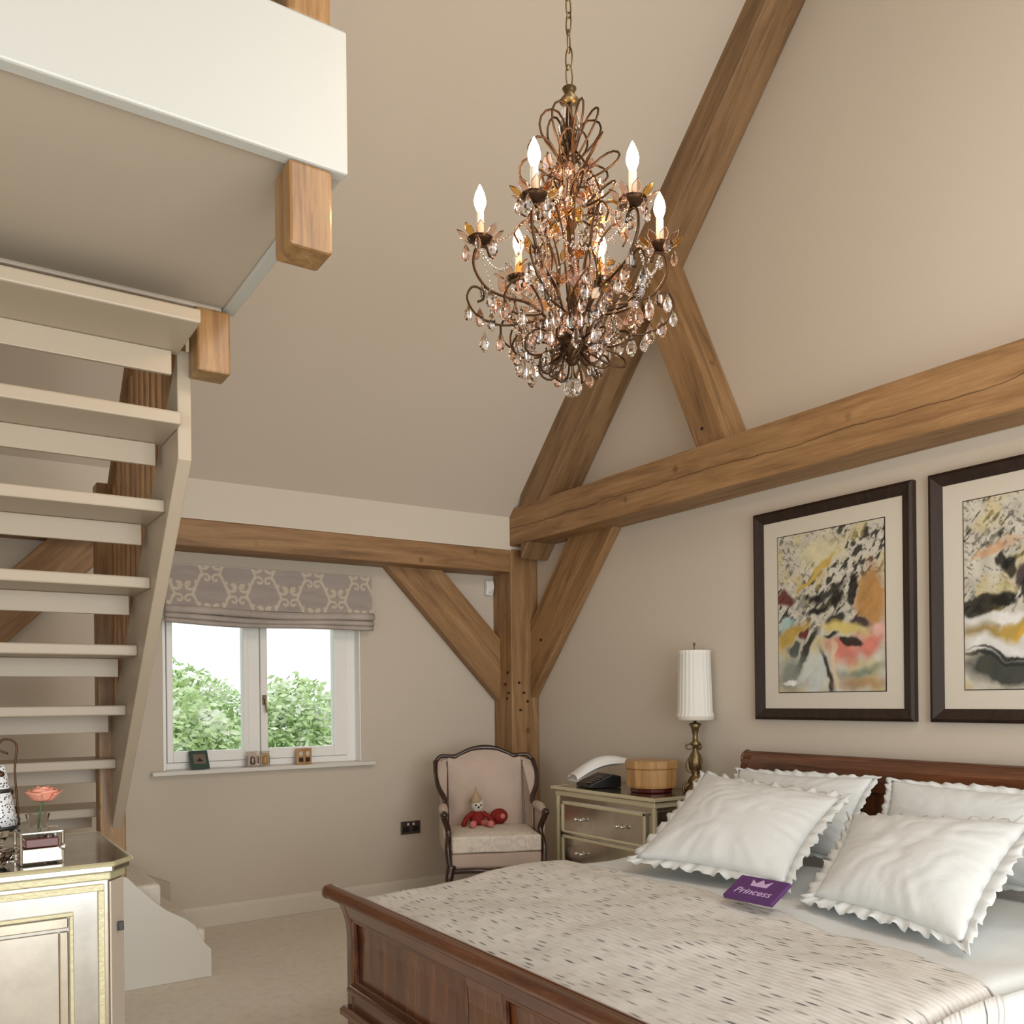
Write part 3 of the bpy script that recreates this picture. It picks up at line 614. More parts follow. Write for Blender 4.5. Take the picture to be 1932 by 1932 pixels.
ext('foot_top', 'mahog', [(1.225, .592), (1.262, .578), (1.30, .60), (1.262, .635), (1.232, .648)], BY0, BY1, .006)
# head
hp = [(3.40, .2), (3.40, .55), (3.385, .70), (3.372, .82), (3.378, .92), (3.40, .985), (3.43, 1.02)]
ext('head_panel', 'mahogz', hp+[(x+.035, z-.01) for x, z in hp[::-1]], BY0+.03, BY1-.03, .004)
for a, bb in ((BY0, BY0+.06), (BY1-.06, BY1)):
    ext('head_stile', 'mahogz', [(x-.008, z) for x, z in hp]+[(x+.05, z-.015) for x, z in hp[::-1]], a, bb, .006)
ext('head_rail', 'mahog', [(3.362, .90), (3.366, .945), (3.385, .995), (3.42, 1.03), (3.44, 1.0), (3.41, .95), (3.40, .90)], BY0+.05, BY1-.05, .006)
scroll('head_scroll', 3.45, 1.005, .042, BY0-.015, BY1+.015)
for y in (BY0+.01, BY1-.045): MB().box(Vector((1.33, y, .22))-bo, Vector((3.40, y+.035, .40))-bo).build('side_rail', 'mahog', B, bevel=.006)
# mattress, duvet, bedspread
mt = tag(MB().box((1.34, BY0+.05, .26), (3.365, BY1-.05, .54)).build('mattress', 'linen', bevel=.05, seg=4), 'thick white mattress lying in the mahogany bed under the duvet', 'mattress')
def bedz(x, y):
    n = noise.noise(Vector((x*2.6, y*2.6, 1)))*.016+noise.noise(Vector((x*7, y*7, 4)))*.005
    puff = .04*min(1, max(0, (x-1.4)/.5)); return .562+puff+n
def bedpath(s, lift, drop):     # s in 0..1 across the width, rolling over both edges
    W_ = BY1-BY0+.0; e = .05; tot = W_+2*drop; d = s*tot
    y0 = BY0-.012-lift; y1 = BY1+.012+lift; r = .06
    if d < drop: return y0, -(drop-d)
    if d > drop+W_: return y1, -(d-drop-W_)
    q = (d-drop)/W_; y = y0+(y1-y0)*q; t = min(q, 1-q)*W_
    return y, 0 - (r-math.sqrt(max(0, r*r-(r-min(t, r))**2)))*1.0
def cover(name, mat, x0, x1f, lift, drop, nx, ny, label, cat):
    b = MB()
    def fn(i, j):
        y, dz = bedpath(j, lift, drop)
        x1 = x1f(y); x = x0+(x1-x0)*i
        z = bedz(x, y)+lift
        if dz < -.06: z = bedz(x, y)+lift+dz; y += (.012*math.sin(x*9)+.006*math.sin(x*23))*min(1, -dz/.15)*(1 if y > BC else -1)
        else: z += dz
        return Vector((x, y, z))
    b.grid(nx, ny, fn)
    o = b.build(name, mat, None, smooth=True)
    m_ = o.modifiers.new('thickness', 'SOLIDIFY'); m_.thickness = .01; m_.offset = 1
    return tag(o, label, cat)
cover('duvet', 'linen', 1.345, lambda y: 3.33, .0, .2, 90, 90, 'plain white duvet spread over the bed, showing between bedspread and pillows', 'duvet')
def xe(y):
    d = (y-2.3)
    return 2.31-.16*max(0, -d)**1.6-.02*max(0, d)+.012*math.sin(y*14)+.006*math.sin(y*37)
cover('bedspread', 'spread', 1.318, xe, .014, .26, 90, 110, 'beige woven bedspread with rows of small dark flecks over the foot of the bed', 'bedspread')

# ------------------------------------------------------------------ pillows
def pillow(label, BL, BR, TR, TL, th, frill, seed, group='white pillows at the head of the bed', n=44):
    BL, BR, TR, TL = map(Vector, (BL, BR, TR, TL)); c = (BL+BR+TR+TL)/4
    nrm = ((BR-BL).cross(TL-BL)).normalized()
    t = thing('pillow', label, 'pillow', c, 0, group)
    def base(u, v):
        # pincushion outline
        uu = u+.05*(2*u-1)*-1*(1-(2*v-1)**2)*.9; vv = v-.05*(2*v-1)*(1-(2*u-1)**2)*.9
        return (BL*(1-uu)+BR*uu)*(1-vv)+(TL*(1-uu)+TR*uu)*vv-c
    def hgt(u, v):
        a = max(0, 1-abs(2*u-1)**2.6)**.62*max(0, 1-abs(2*v-1)**2.6)**.62
        p = Vector((u*3, v*3, seed)); e = 1-min(1, 5*min(u, 1-u, v, 1-v))
        cr = (abs(noise.noise(Vector((u*5+noise.noise(p)*1.5, v*4+noise.noise(p*1.3)*1.5, seed*3)))))
        e2 = max(0, 1-min(1, 3.2*min(u, 1-u, v, 1-v))); ang = math.atan2(v-.5, u-.5)
        return a*(1-.05*(1-min(1, cr*4))-.08*noise.noise(p*1.5))+.10*e2*noise.noise(Vector((ang*9, seed, math.hypot(u-.5, v-.5)*1.5)))*min(1, a*3)
    b = MB()
    for sgn in (1, -1):
        b.grid(n, n, lambda u, v: base(u, v)+nrm*sgn*th/2*hgt(u, v)+nrm*(.004*sgn if sgn > 0 else 0))
    bmesh.ops.remove_doubles(b.b, verts=b.b.verts, dist=.006)
    b.build('cushion', 'linen', t, smooth=True)
    if frill:
        per = []
        m = 60
        for k in range(4*m):
            s, f = divmod(k, m); f /= m
            per.append([(f, 0), (1, f), (1-f, 1), (0, 1-f)][s])
        b = MB(); R0, R1_, R2 = [], [], []
        L = len(per)
        for k, (u, v) in enumerate(per):
            p = base(u, v); q = base(.5, .5)
            out = (p-q); out -= nrm*out.dot(nrm); cu, cv = 2*u-1, 2*v-1
            m_ = 1/max(abs(cu), abs(cv)); 
            d_ = (base(min(1.3, max(-.3, .5+.5*cu*1.2)), .5)-base(.5, .5))*0
            out = out.normalized()
            wv = math.sin(k*2*PI/7.0+seed)*.5+math.sin(k*2*PI/4.3)*.3
            R0.append(b.b.verts.new(p-out*.01)); R1_.append(b.b.verts.new(p+out*frill*.5+nrm*wv*frill*.14)); R2.append(b.b.verts.new(p+out*frill*(1+.12*math.sin(k*1.7))+nrm*wv*frill*.42))
        for A, C in ((R0, R1_), (R1_, R2)):
            for k in range(L): b.b.faces.new((A[k], A[(k+1) % L], C[(k+1) % L], C[k]))
        o = b.build('frill', 'linen', t, smooth=True)
        m_ = o.modifiers.new('thickness', 'SOLIDIFY'); m_.thickness = .003
    return t
pillow('white frilled square pillow leaning in front at the left, beside the lamp', (2.40, 2.74, .665), (2.47, 2.05, .67), (2.99, 2.20, .915), (2.98, 2.92, .965), .17, .045, 1)
pillow('white frilled square pillow leaning in front on the right, near the purple card', (2.42, 1.89, .66), (2.30, 1.32, .655), (2.95, 1.46, .90), (2.92, 2.10, .86), .18, .045, 2)
pillow('white pillow standing against the headboard at the left, behind the frilled pillow', (3.06, 2.96, .66), (3.06, 2.25, .66), (3.26, 2.24, .975), (3.26, 2.97, .965), .13, .03, 3)
pillow('white pillow standing against the headboard on the right half of the bed', (3.06, 2.15, .66), (3.06, 1.40, .66), (3.26, 1.42, .965), (3.26, 2.16, .97), .13, .03, 4)
pillow('white pillow lying flat behind the right front pillow, at the right edge of the photo', (2.78, 1.34, .67), (2.66, 1.02, .67), (2.98, 1.0, .83), (3.04, 1.34, .85), .10, .02, 5)

# purple card between the front pillows
t = thing('purple_pack', 'small flat purple pack with a pale crown and lettering, propped on the bedspread edge', 'pack', (2.215, 1.975, .642), 0)
# local frame: x along the pack, lies tilted towards the foot of the bed
pk = Matrix((Vector((.10, -.995, 0)).normalized(), Vector((.93, .09, .36)).normalized(), Vector((0, 0, 1)))).transposed()
px, py = Vector((.10, -.995, .0)).normalized(), Vector((.90, .09, .43)).normalized(); pz = px.cross(py).normalized(); py = pz.cross(px)
mt = Matrix((px, py, pz)).transposed().to_4x4(); t.matrix_world = Matrix.Translation((2.215, 1.985, .652)) @ mt
M['purple'] = plain('purple card', (.09, .028, .13, 1), .35); M['lilac'] = plain('lilac print', (.5, .36, .56, 1), .4)
MB().box((-.095, -.005, 0), (.095, .115, .016)).build('wrapper', 'purple', t, bevel=.004)
MB().prism([(-.028, .064, .0165), (.032, .064, .0165), (.04, .098, .0165), (.018, .08, .0165), (.002, .102, .0165), (-.014, .08, .0165), (-.036, .098, .0165)], (0, 0, .001)).build('crown', 'lilac', t)
def text(s, size, name, mat, parent, mw, ext_=.0005, space=1):
    cu = bpy.data.curves.new(name, 'FONT'); cu.body = s; cu.size = size; cu.extrude = ext_; cu.align_x = 'CENTER'; cu.space_character = space; cu.shear = .25
    o = bpy.data.objects.new(name, cu); COL.objects.link(o); dg = bpy.context.evaluated_depsgraph_get()
    me = bpy.data.meshes.new_from_object(o.evaluated_get(dg)); bpy.data.objects.remove(o)
    me.materials.clear(); me.materials.append(M[mat]); o = bpy.data.objects.new(name, me); COL.objects.link(o); o.parent = parent; o.matrix_local = mw; return o
text('Princess', .042, 'lettering', 'lilac', t, Matrix.Translation((0, .02, .0168)), .0006)

# ------------------------------------------------------------------ mirrored bedside chest
NT = thing('mirrored_chest', 'mirrored bedside chest with pale gold edges and crystal knobs', 'bedside chest', (3.345, 3.84, 0))
no = Vector((3.345, 3.84, 0))
def nb(name, mat, lo, hi, bevel=.002, parent=NT): return MB().box(Vector(lo)-no, Vector(hi)-no).build(name, mat, parent, bevel=bevel)
nb('body', 'mirrordull', (3.125, 3.42, .12), (3.59, 4.26, .765))
nb('top', 'mirrordull', (3.10, 3.395, .775), (3.595, 4.285, .798), .004)
nb('top_edge', 'gold', (3.094, 3.39, .782), (3.104, 4.29, .80)); nb('top_edge', 'gold', (3.094, 3.386, .782), (3.595, 3.396, .80)); nb('top_edge', 'gold', (3.094, 4.284, .782), (3.595, 4.294, .80))
nb('cornice', 'gold', (3.112, 3.408, .745), (3.592, 4.272, .776), .006)
for y in (3.412, 4.250): nb('corner_trim', 'gold', (3.116, y, .06), (3.132, y+.018, .75))
nb('corner_trim', 'gold', (3.575, 3.412, .06), (3.592, 3.425, .75)); nb('side_panel', 'mirror', (3.14, 3.413, .14), (3.57, 3.422, .73))
nb('plinth', 'gold', (3.118, 3.414, .10), (3.592, 4.268, .13), .004)
for y in (3.43, 4.21):
    for x in (3.13, 3.55): nb('foot', 'gold', (x, y, 0), (x+.04, y+.04, .10), .006)
for k in range(3):
    z1_ = .715-k*.195; z0_ = z1_-.18
    d = nb('drawer', 'mirrordull', (3.112, 3.475, z0_), (3.13, 4.205, z1_))
    for lo, hi in (((3.104, 3.475, z1_-.016), (3.113, 4.205, z1_)), ((3.104, 3.475, z0_), (3.113, 4.205, z0_+.012)), ((3.104, 3.475, z0_), (3.113, 3.491, z1_)), ((3.104, 4.189, z0_), (3.113, 4.205, z1_))):
        nb('drawer_trim', 'gold', lo, hi, .002, d)
    for y in (3.66, 4.02):
        for s in (-.022, .022):
            MB().tube([Vector((3.113, y+s, z1_-.09))-no, Vector((3.098, y+s, z1_-.09))-no], .005, 8).ball(Vector((3.088, y+s, z1_-.09))-no, .012, 10).build('knob', 'chrome', d, smooth=True)
# things on the chest
T0 = .80
t = thing('table_lamp', 'bedside lamp with pleated cream drum shade on an ornate brass stem', 'lamp', (3.475, 3.475, T0))
MB().lathe([(.058, 0), (.062, .014), (.046, .035), (.034, .045), (.044, .062), (.03, .085), (.016, .10), (.034, .13), (.039, .165), (.032, .20), (.014, .23), (.014, .25), (.036, .262), (.016, .28), (.014, .31), (.022, .35), (.036, .372), (.02, .378), (.008, .38), (.008, .44)], seg=20).build('stem', 'brass', t, smooth=True)
for k in range(3):
    a = k*2*PI/3+.4; f = lambda r, z: (r*math.cos(a), r*math.sin(a), z)
    MB().tube(curve([f(.02, .06), f(.055, .05), f(.068, .02), f(.06, .0)], 10), .007, 6).build('foot', 'brass', t, smooth=True)
    MB().tube(curve([f(.012, .24), f(.04, .235), f(.05, .255), f(.036, .262)], 10), .005, 6).build('leaf', 'brass', t, smooth=True)
    MB().tube(curve([f(.012, .10), f(.045, .12), f(.05, .16), f(.034, .19)], 10), .004, 6).build('scroll', 'brass', t, smooth=True)
prof = [(.098, .415), (.0985, .44), (.093, .46), (.084, .77), (.0855, .772), (.0855, .79)]
MB().lathe(prof+[(.08, .79)], (0, 0, -.02), 96, wob=lambda a: .02*math.cos(a*24)).build('shade', 'shade', t, smooth=True)
MB().lathe([(.098, .392), (.101, .394), (.101, .412), (.098, .414)], (0, 0, 0), 48).build('shade_trim', 'matboard', t, smooth=True)
MB().tube([(0, 0, .76), (0, 0, .80)], .003).ball((0, 0, .805), .008).build('finial', 'brass', t, smooth=True)
t = thing('wooden_box', 'round pale wooden box with lid and dark base on the bedside chest', 'box', (3.335, 3.675, T0), .2)
MB().lathe([(.115, 0), (.12, .006), (.12, .022), (.115, .026)], seg=10).build('base', 'redwood', t)
MB().lathe([(.138, .026), (.142, .04), (.142, .125), (.138, .13)], seg=10).build('body', 'boxwood', t)
MB().lathe([(.148, .13), (.15, .135), (.15, .168), (.144, .174), (.05, .176)], seg=10).build('lid', 'boxwood', t)
t = thing('telephone', 'white telephone handset resting on a black base, left of the wooden box', 'telephone', (3.28, 4.07, T0), -.25)
MB().prism([(-.1, -.10, 0), (.1, -.10, 0), (.1, -.10, .065), (.04, -.10, .075), (-.1, -.10, .02)], (0, .2, 0)).build('base', 'black', t, bevel=.006)
def hs(u, v):
    x = -.165+.33*u; a = (v-.5)*2; wdt = .075-.018*math.sin(PI*u); z = .05+.085*u+.03*math.sin(PI*u)+(.03+.02*math.sin(PI*u))*math.sqrt(max(0, 1-a*a))
    return Vector((x, a*wdt, z))
b = MB(); b.grid(20, 12, hs); b.grid(20, 12, lambda u, v: Vector((-.165+.33*u, (v-.5)*2*(.075-.018*math.sin(PI*u)), .05+.085*u+.03*math.sin(PI*u)-.012))); bmesh.ops.remove_doubles(b.b, verts=b.b.verts, dist=.006)
b.build('handset', 'plastic', t, smooth=True)
for i in range(4):
    for j in range(3): o = MB().box((-.008, -.01, 0), (.008, .01, .006)).build('button', 'plate', t, bevel=.002); o.location = (-.085+.022*i-.0, -.085+.026*j, .030+.008*i)

# ------------------------------------------------------------------ armchair (front faces local -y)
AC = thing('armchair', 'wing armchair with dark carved frame, pink-beige back and pale floral seat cushion', 'armchair', (2.87, 4.61, 0), math.radians(-24))
def tb(name, pts, r, mat='walnut', seg=8, n=24, parent=AC): return MB().tube(curve(pts, n), r, seg).build(name, mat, parent, smooth=True)
for s in (-1, 1):
    tb('leg', [(s*.27, -.27, .36), (s*.285, -.295, .27), (s*.27, -.275, .14), (s*.28, -.305, .0)], [.03-.014*abs(k/24)**.7 for k in range(25)])
    tb('leg', [(s*.23, .24, .38), (s*.235, .27, .2), (s*.25, .34, .0)], [.024-.008*k/24 for k in range(25)])
b = MB().box((-.265, -.262, .335), (.265, .25, .425)); b.build('seat_rail', 'upholstery', AC, bevel=.015)
MB().tube(curve([(-.28, -.27, .325), (-.14, -.285, .33), (0, -.28, .318), (.14, -.285, .33), (.28, -.27, .325)], 30), .017, 8).build('apron', 'walnut', AC, smooth=True)
for s in (-1, 1): MB().tube([(s*.28, -.27, .33), (s*.245, .25, .35)], .017, 8).build('apron', 'walnut', AC, smooth=True)
for s in (-1, 1): tb('arm_support', [(s*.275, -.26, .34), (s*.285, -.22, .45), (s*.275, -.17, .54), (s*.305, -.19, .635)], .018)
for s in (-1, 1):
    MB().ball((s*.302, -.20, .645), .03, 12, (.8, 1.1, .8)).build('arm_scroll', 'walnut', AC, smooth=True)
    MB().prism([(s*.28, -.16, .42), (s*.28, .2, .42), (s*.28, .2, .66), (s*.29, -.02, .66), (s*.29, -.17, .61)], (s*.018, 0, 0)).build('arm_panel', 'upholstery', AC, bevel=.006)
    tb('arm_pad', [(s*.297, -.17, .645), (s*.295, -.06, .662), (s*.28, .06, .665)], [.02+.01*math.sin(PI*k/24) for k in range(25)], 'upholstery')
# back: camel-topped padded panel, wings and carved frame
top = [(-.235, .958), (-.19, .953), (-.15, .972), (-.08, 1.0), (0, 1.008), (.08, 1.0), (.15, .972), (.19, .953), (.235, .958)]
def lean(z): return .20+.12*(z-.45)
b = MB()
n = 16
def bk(u, v):
    x = -.235+.47*u; ztop = np.interp(x, [p[0] for p in top], [p[1] for p in top])-.01; z = .44+(ztop-.44)*v
    pf = -.05*(max(0, 1-abs(2*u-1)**3)*max(0, 1-abs(2*v-1)**4))
    return Vector((x, lean(z)+pf, z))
b.grid(n, n, bk); b.grid(n, n, lambda u, v: Vector((bk(u, v).x, lean(bk(u, v).z)+.04, bk(u, v).z)))
bmesh.ops.remove_doubles(b.b, verts=b.b.verts, dist=.0005)
b.build('backrest', 'upholstery', AC, smooth=True)
tb('crest_rail', [(x, lean(z)+.01, z) for x, z in [(-.315, .915)]+[(-.285, .955)]+top+[(.285, .955), (.315, .915)]], [.013+.005*math.exp(-((k-24)/4)**2)+.004*math.exp(-((k-12)/2)**2)+.004*math.exp(-((k-36)/2)**2) for k in range(49)], n=48)
for s in (-1, 1):
    tb('wing_frame', [(s*.314, lean(.9)+.005, .925), (s*.32, .17, .86), (s*.308, .11, .78), (s*.272, .06, .70), (s*.285, .02, .655)], [.017-.003*math.sin(k/5) for k in range(25)])
    MB().prism([(s*.235, lean(.45)+.01, .45), (s*.235, lean(.95), .945), (s*.305, lean(.92), .92), (s*.314, .17, .86), (s*.303, .115, .78), (s*.27, .07, .70), (s*.275, .05, .66), (s*.275, .05, .45)], (s*.006, .02, 0)).build('wing', 'upholstery', AC, bevel=.004)
    MB().tube([(s*.24, lean(.46)-.028, .50), (s*.243, lean(.93)-.012, .925)], .004, 6).build('piping', 'walnut', AC)
cu = MB()
cu.box((-.262, -.275, .0), (.262, .19, .095))
bmesh.ops.subdivide_edges(cu.b, edges=cu.b.edges[:], cuts=7, use_grid_fill=True)
for v in cu.b.verts:
    p = v.co; e = max(0, 1-(p.x/.262)**4)*max(0, 1-((p.y+.04)/.235)**4); p.z += (.022*e if p.z > .05 else -.0)+noise.noise(p*6)*.004
o = tag(cu.build('seat_cushion', 'floral', None, smooth=True, bevel=.0), 'pale floral loose cushion on the seat of the armchair', 'cushion')
m_ = o.modifiers.new('round', 'BEVEL'); m_.width = .03; m_.segments = 4; m_.limit_method = 'ANGLE'; m_.angle_limit = .9
o.location = (2.87, 4.61, .427); o.rotation_euler.z = math.radians(-24)
# rag doll on the seat
D = thing('rag_doll', 'small rag doll with cream face and red clothes sitting on the armchair', 'doll', (2.83, 4.70, .54), math.radians(-20))
MB().lathe([(.03, 0), (.05, .015), (.045, .06), (.022, .095)], seg=14).build('body', 'red', D, smooth=True)
MB().ball((0, -.005, .125), .042, 14, (1, .9, 1.05)).build('head', 'matboard', D, smooth=True)
MB().lathe([(.042, 0), (.034, .02), (.012, .06), (.004, .09), (.001, .1)], (-.008, .0, .145), 14).build('hat', 'tan', D, smooth=True)
for s in (-1, 1): MB().ball((s*.016, -.041, .13), .006, 8).build('eye', 'black', D, smooth=True)
MB().ball((0, -.043, .117), .007, 8).build('nose', 'black', D, smooth=True)
for s in (-1, 1): MB().tube(curve([(s*.03, -.01, .08), (s*.07, -.02, .05), (s*.09, -.03, .015)], 8), [.016]*9, 8).ball((s*.09, -.03, .014), .018, 10).build('arm', 'red', D, smooth=True)
for s in (-1, 1): MB().tube(curve([(s*.02, -.02, .02), (s*.05, -.09, .022), (s*.055, -.13, .02)], 8), [.018]*9, 8).ball((s*.055, -.14, .026), .022, 10).build('leg', 'pink', D, smooth=True)
t = tag(MB().ball((0, 0, 0), 1, 16, (.062, .035, .05)).ball((0, -.02, 0), 1, 16, (.05, .03, .036)).build('heart_cushion', 'red', None, smooth=True), 'small round dark red cushion lying against the rag doll on the armchair', 'cushion'); t.location = (2.965, 4.665, .588)
p_ = MB().ball((0, -.043, .006), 1, 10, (.02, .012, .018)).build('patch', 'pink', t, smooth=True)

# ------------------------------------------------------------------ mirrored cabinet in the left foreground
K = thing('mirrored_cabinet', 'large mirrored cabinet with gold edging in the left foreground', 'cabinet', (0, 2.9, 0))
ko = Vector((0, 2.9, 0))
def kb(name, mat, lo, hi, bevel=.002, parent=K): return MB().box(Vector(lo)-ko, Vector(hi)-ko).build(name, mat, parent, bevel=bevel)
def kpoly(name, mat, pts, z0_, z1_, bevel=.003): return MB().prism([Vector((x, y, z0_))-ko for x, y in pts], (0, 0, z1_-z0_)).build(name, mat, K, bevel=bevel)
def outl(o): return [(-.62-o, 3.20+o), (-.62-o, 2.60-o), (.405+o*.5, 2.60-o), (.448+o, 2.655-o*.5), (.448+o, 3.20+o)]
kpoly('body', 'mirrordull', outl(0), .08, .86)
kpoly('cornice', 'goldk', outl(.008), .845, .868, .004)
kpoly('top', 'mirror', outl(.018), .868, .895, .003)
# thin gold edge strips round the top
pp = [Vector((x, y, .889))-ko for x, y in outl(.021)]
for a, c in zip(pp, pp[1:]+pp[:1]): MB().tube([a, c], .007, 6).build('top_edge', 'goldk', K)
M['champagne'] = plain('champagne mirror glass', (.6, .53, .43, 1), .38, .35)
kpoly('corner_panel', 'champagne', [(.406, 2.5995), (.4105, 2.598), (.4515, 2.653), (.4505, 2.662), (.447, 2.655)], .09, .84, .001)
kpoly('side_panel', 'champagne', [(.4483, 2.67), (.4515, 2.67), (.4515, 3.18), (.4483, 3.18)], .09, .84, .001)
kpoly('plinth', 'goldk', outl(.004), .04, .085)
for x in (-.6, .37):
    for y in (2.63, 3.13): kb('foot', 'goldk', (x, y, 0), (x+.05, y+.05, .04))
yF = 2.60
for x0, x1 in ((-.115, .392), (-.612, -.125)):
    d = kb('door', 'mirrordoor', (x0, yF-.012, .095), (x1, yF+.004, .838))
    for lo, hi in (((x0, yF-.02, .82), (x1, yF-.011, .838)), ((x0, yF-.02, .095), (x1, yF-.011, .113)), ((x1-.016, yF-.02, .113), (x1, yF-.011, .82)), ((x0, yF-.02, .113), (x0+.016, yF-.011, .82))): kb('door_trim', 'goldk', lo, hi, .002, d)
    a = .075
    for lo, hi in (((x0+a, yF-.02, .838-a), (x1-a, yF-.011, .848-a)), ((x0+a, yF-.02, .085+a), (x1-a, yF-.011, .095+a)), ((x1-a-.01, yF-.02, .095+a), (x1-a, yF-.011, .838-a)), ((x0+a, yF-.02, .095+a), (x0+a+.01, yF-.011, .838-a))): kb('door_trim', 'goldk', lo, hi, .002, d)
    for lo, hi in (((x0+a+.012, yF-.018, .838-a-.03), (x1-a-.012, yF-.0115, .836-a)), ((x1-a-.034, yF-.018, .1+a), (x1-a-.012, yF-.0115, .80-a))): kb('bevel_strip', 'mirrordull', lo, hi, .003, d)
    kb('panel', 'mirror', (x0+a+.03, yF-.016, .12+a), (x1-a-.034, yF-.0115, .80-a), .004, d)
kb('latch', 'black', (.43, 2.612, .70), (.445, 2.622, .725)); 
# things on the cabinet
TZ = .8975
t = thing('keepsake_box', 'small glass box with gold edges and a dark red inside, on the mirrored cabinet', 'box', (.252, 2.70, TZ), .08)
MB().box((-.052, -.045, .002), (.048, .045, .04)).build('base', 'mirrordull', t, bevel=.003)
MB().box((-.042, -.046, .042), (.038, .04, .066)).build('lining', 'redwood', t, bevel=.003)
MB().box((-.055, -.048, .078), (.05, .048, .084)).build('lid', 'mirror', t, bevel=.002)
for x in (-.052, .047):
    for y in (-.046, .044): MB().tube([(x, y, 0), (x, y, .082)], .004, 6).build('corner_post', 'chrome', t)
MB().ball((.047, -.052, .04), .009, 8).build('clasp', 'chrome', t, smooth=True)
t = thing('rose_in_glass', 'peach rose in a small glass on the mirrored cabinet', 'flower', (.262, 2.86, TZ))
MB().lathe([(.028, 0), (.03, .004), (.006, .012), (.005, .045), (.022, .07), (.032, .11), (.03, .11), (.02, .072), (.003, .05)], seg=20).build('glass', 'glass', t, smooth=True)
MB().tube(curve([(0, 0, .05), (.004, 0, .10), (.012, 0, .145)], 8), .003, 6).build('stalk', 'leafgreen', t)
for k in range(14):
    a = k*2.4; r = .008+.0024*k; b = MB()
    def pet(u, v): 
        aa = a+(u-.5)*1.7; rr = r*(.45+.75*v**.6)+.010*max(0, v-.7); return Vector((.014+rr*math.cos(aa), rr*math.sin(aa), .145+(.045-.0012*k)*v-.012*abs(u-.5)*v))
    b.grid(6, 5, pet); o = b.build('petal', 'rose', t, smooth=True); m_ = o.modifiers.new('thickness', 'SOLIDIFY'); m_.thickness = .0015
t = thing('scent_bottle', 'tall black and white speckled bottle with wire scrollwork at the left photo edge', 'bottle', (.158, 2.83, TZ))
m, nt, bb = newmat('speckled glass'); tc = N(nt, 'ShaderNodeTexCoord'); v = N(nt, 'ShaderNodeTexVoronoi', i_Scale=140.0); nt.links.new(tc.outputs['Object'], v.inputs['Vector'])
r = ramp(nt, [(.28, (.03, .03, .035, 1)), (.42, (.62, .64, .66, 1))]); nt.links.new(v.outputs['Distance'], r.inputs[0]); nt.links.new(r.outputs[0], bb.inputs['Base Color']); bb.inputs['Roughness'].default_value = .2; M['speckle'] = m
MB().lathe([(.052, .085), (.048, .12), (.034, .19), (.024, .25), (.02, .255)], seg=20).build('bottle_body', 'speckle', t, smooth=True)
MB().lathe([(.054, .078), (.055, .086), (.052, .088)], seg=20).build('band', 'black', t, smooth=True)
MB().lathe([(.036, .178), (.038, .184), (.034, .19)], seg=20).build('band', 'black', t, smooth=True)
MB().lathe([(.04, 0), (.044, .01), (.014, .03), (.03, .06), (.048, .078)], seg=20).build('foot', 'crystal', t, smooth=True)
for s in (-1, 1): MB().tube(curve([(s*.055, 0, .085), (s*.05, 0, .17), (s*.046, 0, .24), (s*.05, 0, .31), (s*.02, 0, .325), (s*.005, 0, .30), (s*.03, 0, .285)], 30), .0028, 6).build('wire_scroll', 'bronze', t, smooth=True)
for k in range(7):
    a = k*.9; o = MB().ball((0, 0, 0), .010, 8).build('bead', 'bronze' if k % 2 else 'crystal', t, smooth=True); o.location = (.052*math.cos(a*.3)*.95, .02*math.sin(a), .10+.026*k)
t = thing('glass_dish', 'small dark cut-glass dish of trinkets in front of the speckled bottle', 'dish', (.142, 2.69, TZ))
MB().lathe([(.03, 0), (.034, .004), (.05, .03), (.052, .04), (.048, .04), (.03, .008)], seg=12).build('dish', 'crystal', t)
for k in range(6):
    o = MB().ball((0, 0, 0), .011, 8, (1, 1, .7)).build('trinket', ['bronze', 'black', 'chrome'][k % 3], t, smooth=True); o.location = (.022*math.cos(k*1.05), .022*math.sin(k*1.05), .018+.012*(k % 2))
t = thing('glass_cube', 'tiny clear glass cube standing beside the rose on the mirrored cabinet', 'ornament', (.285, 2.77, TZ), .3)
MB().box((-.014, -.014, .0), (.014, .014, .07)).build('cube', 'crystal', t, bevel=.002)
MB().box((-.015, -.015, .07), (.015, .015, .085)).build('cap', 'chrome', t, bevel=.003)

# ------------------------------------------------------------------ chandelier
cx, cy = 1.495, 1.949
CH = thing('chandelier', 'bronze and crystal chandelier with six lit candle bulbs hanging on a chain', 'chandelier', (cx, cy, 2.15))
zc = 2.15
A0 = math.radians(-33.5+5)
def pol(r, a, z): return (r*math.cos(a), r*math.sin(a), z-zc)
def share(src, name, loc, rz=0, sc=1, tl=(0, 0)):
    o = src.copy(); o.name = name; COL.objects.link(o); o.location = loc; o.rotation_euler = (tl[0], tl[1], rz); o.scale = (sc, sc, sc) if not isinstance(sc, tuple) else sc; o.parent = CH; return o
MB().lathe([(.004, 2.235), (.012, 2.24), (.02, 2.25), (.014, 2.262), (.032, 2.275), (.04, 2.295), (.03, 2.315), (.012, 2.33), (.009, 2.40), (.016, 2.42), (.009, 2.44), (.008, 2.60), (.018, 2.62), (.01, 2.64), (.007, 2.80), (.016, 2.82), (.006, 2.84), (.005, 2.95), (.004, 2.955)], (0, 0, -zc), 16).build('stem', 'bronze', CH, smooth=True)
MB().lathe([(.006, 2.83), (.026, 2.85), (.032, 2.89), (.018, 2.95), (.008, 2.96)], (0, 0, -zc), 8).build('crystal_spire', 'crystal', CH)
MB().lathe([(.008, 2.955), (.028, 2.965), (.012, 2.985), (.02, 3.0), (.004, 3.01)], (0, 0, -zc), 16).build('crown_cap', 'brass', CH, smooth=True)
MB().ball((0, 0, 2.175-zc), .026, 16).build('crystal_ball', 'crystal', CH)
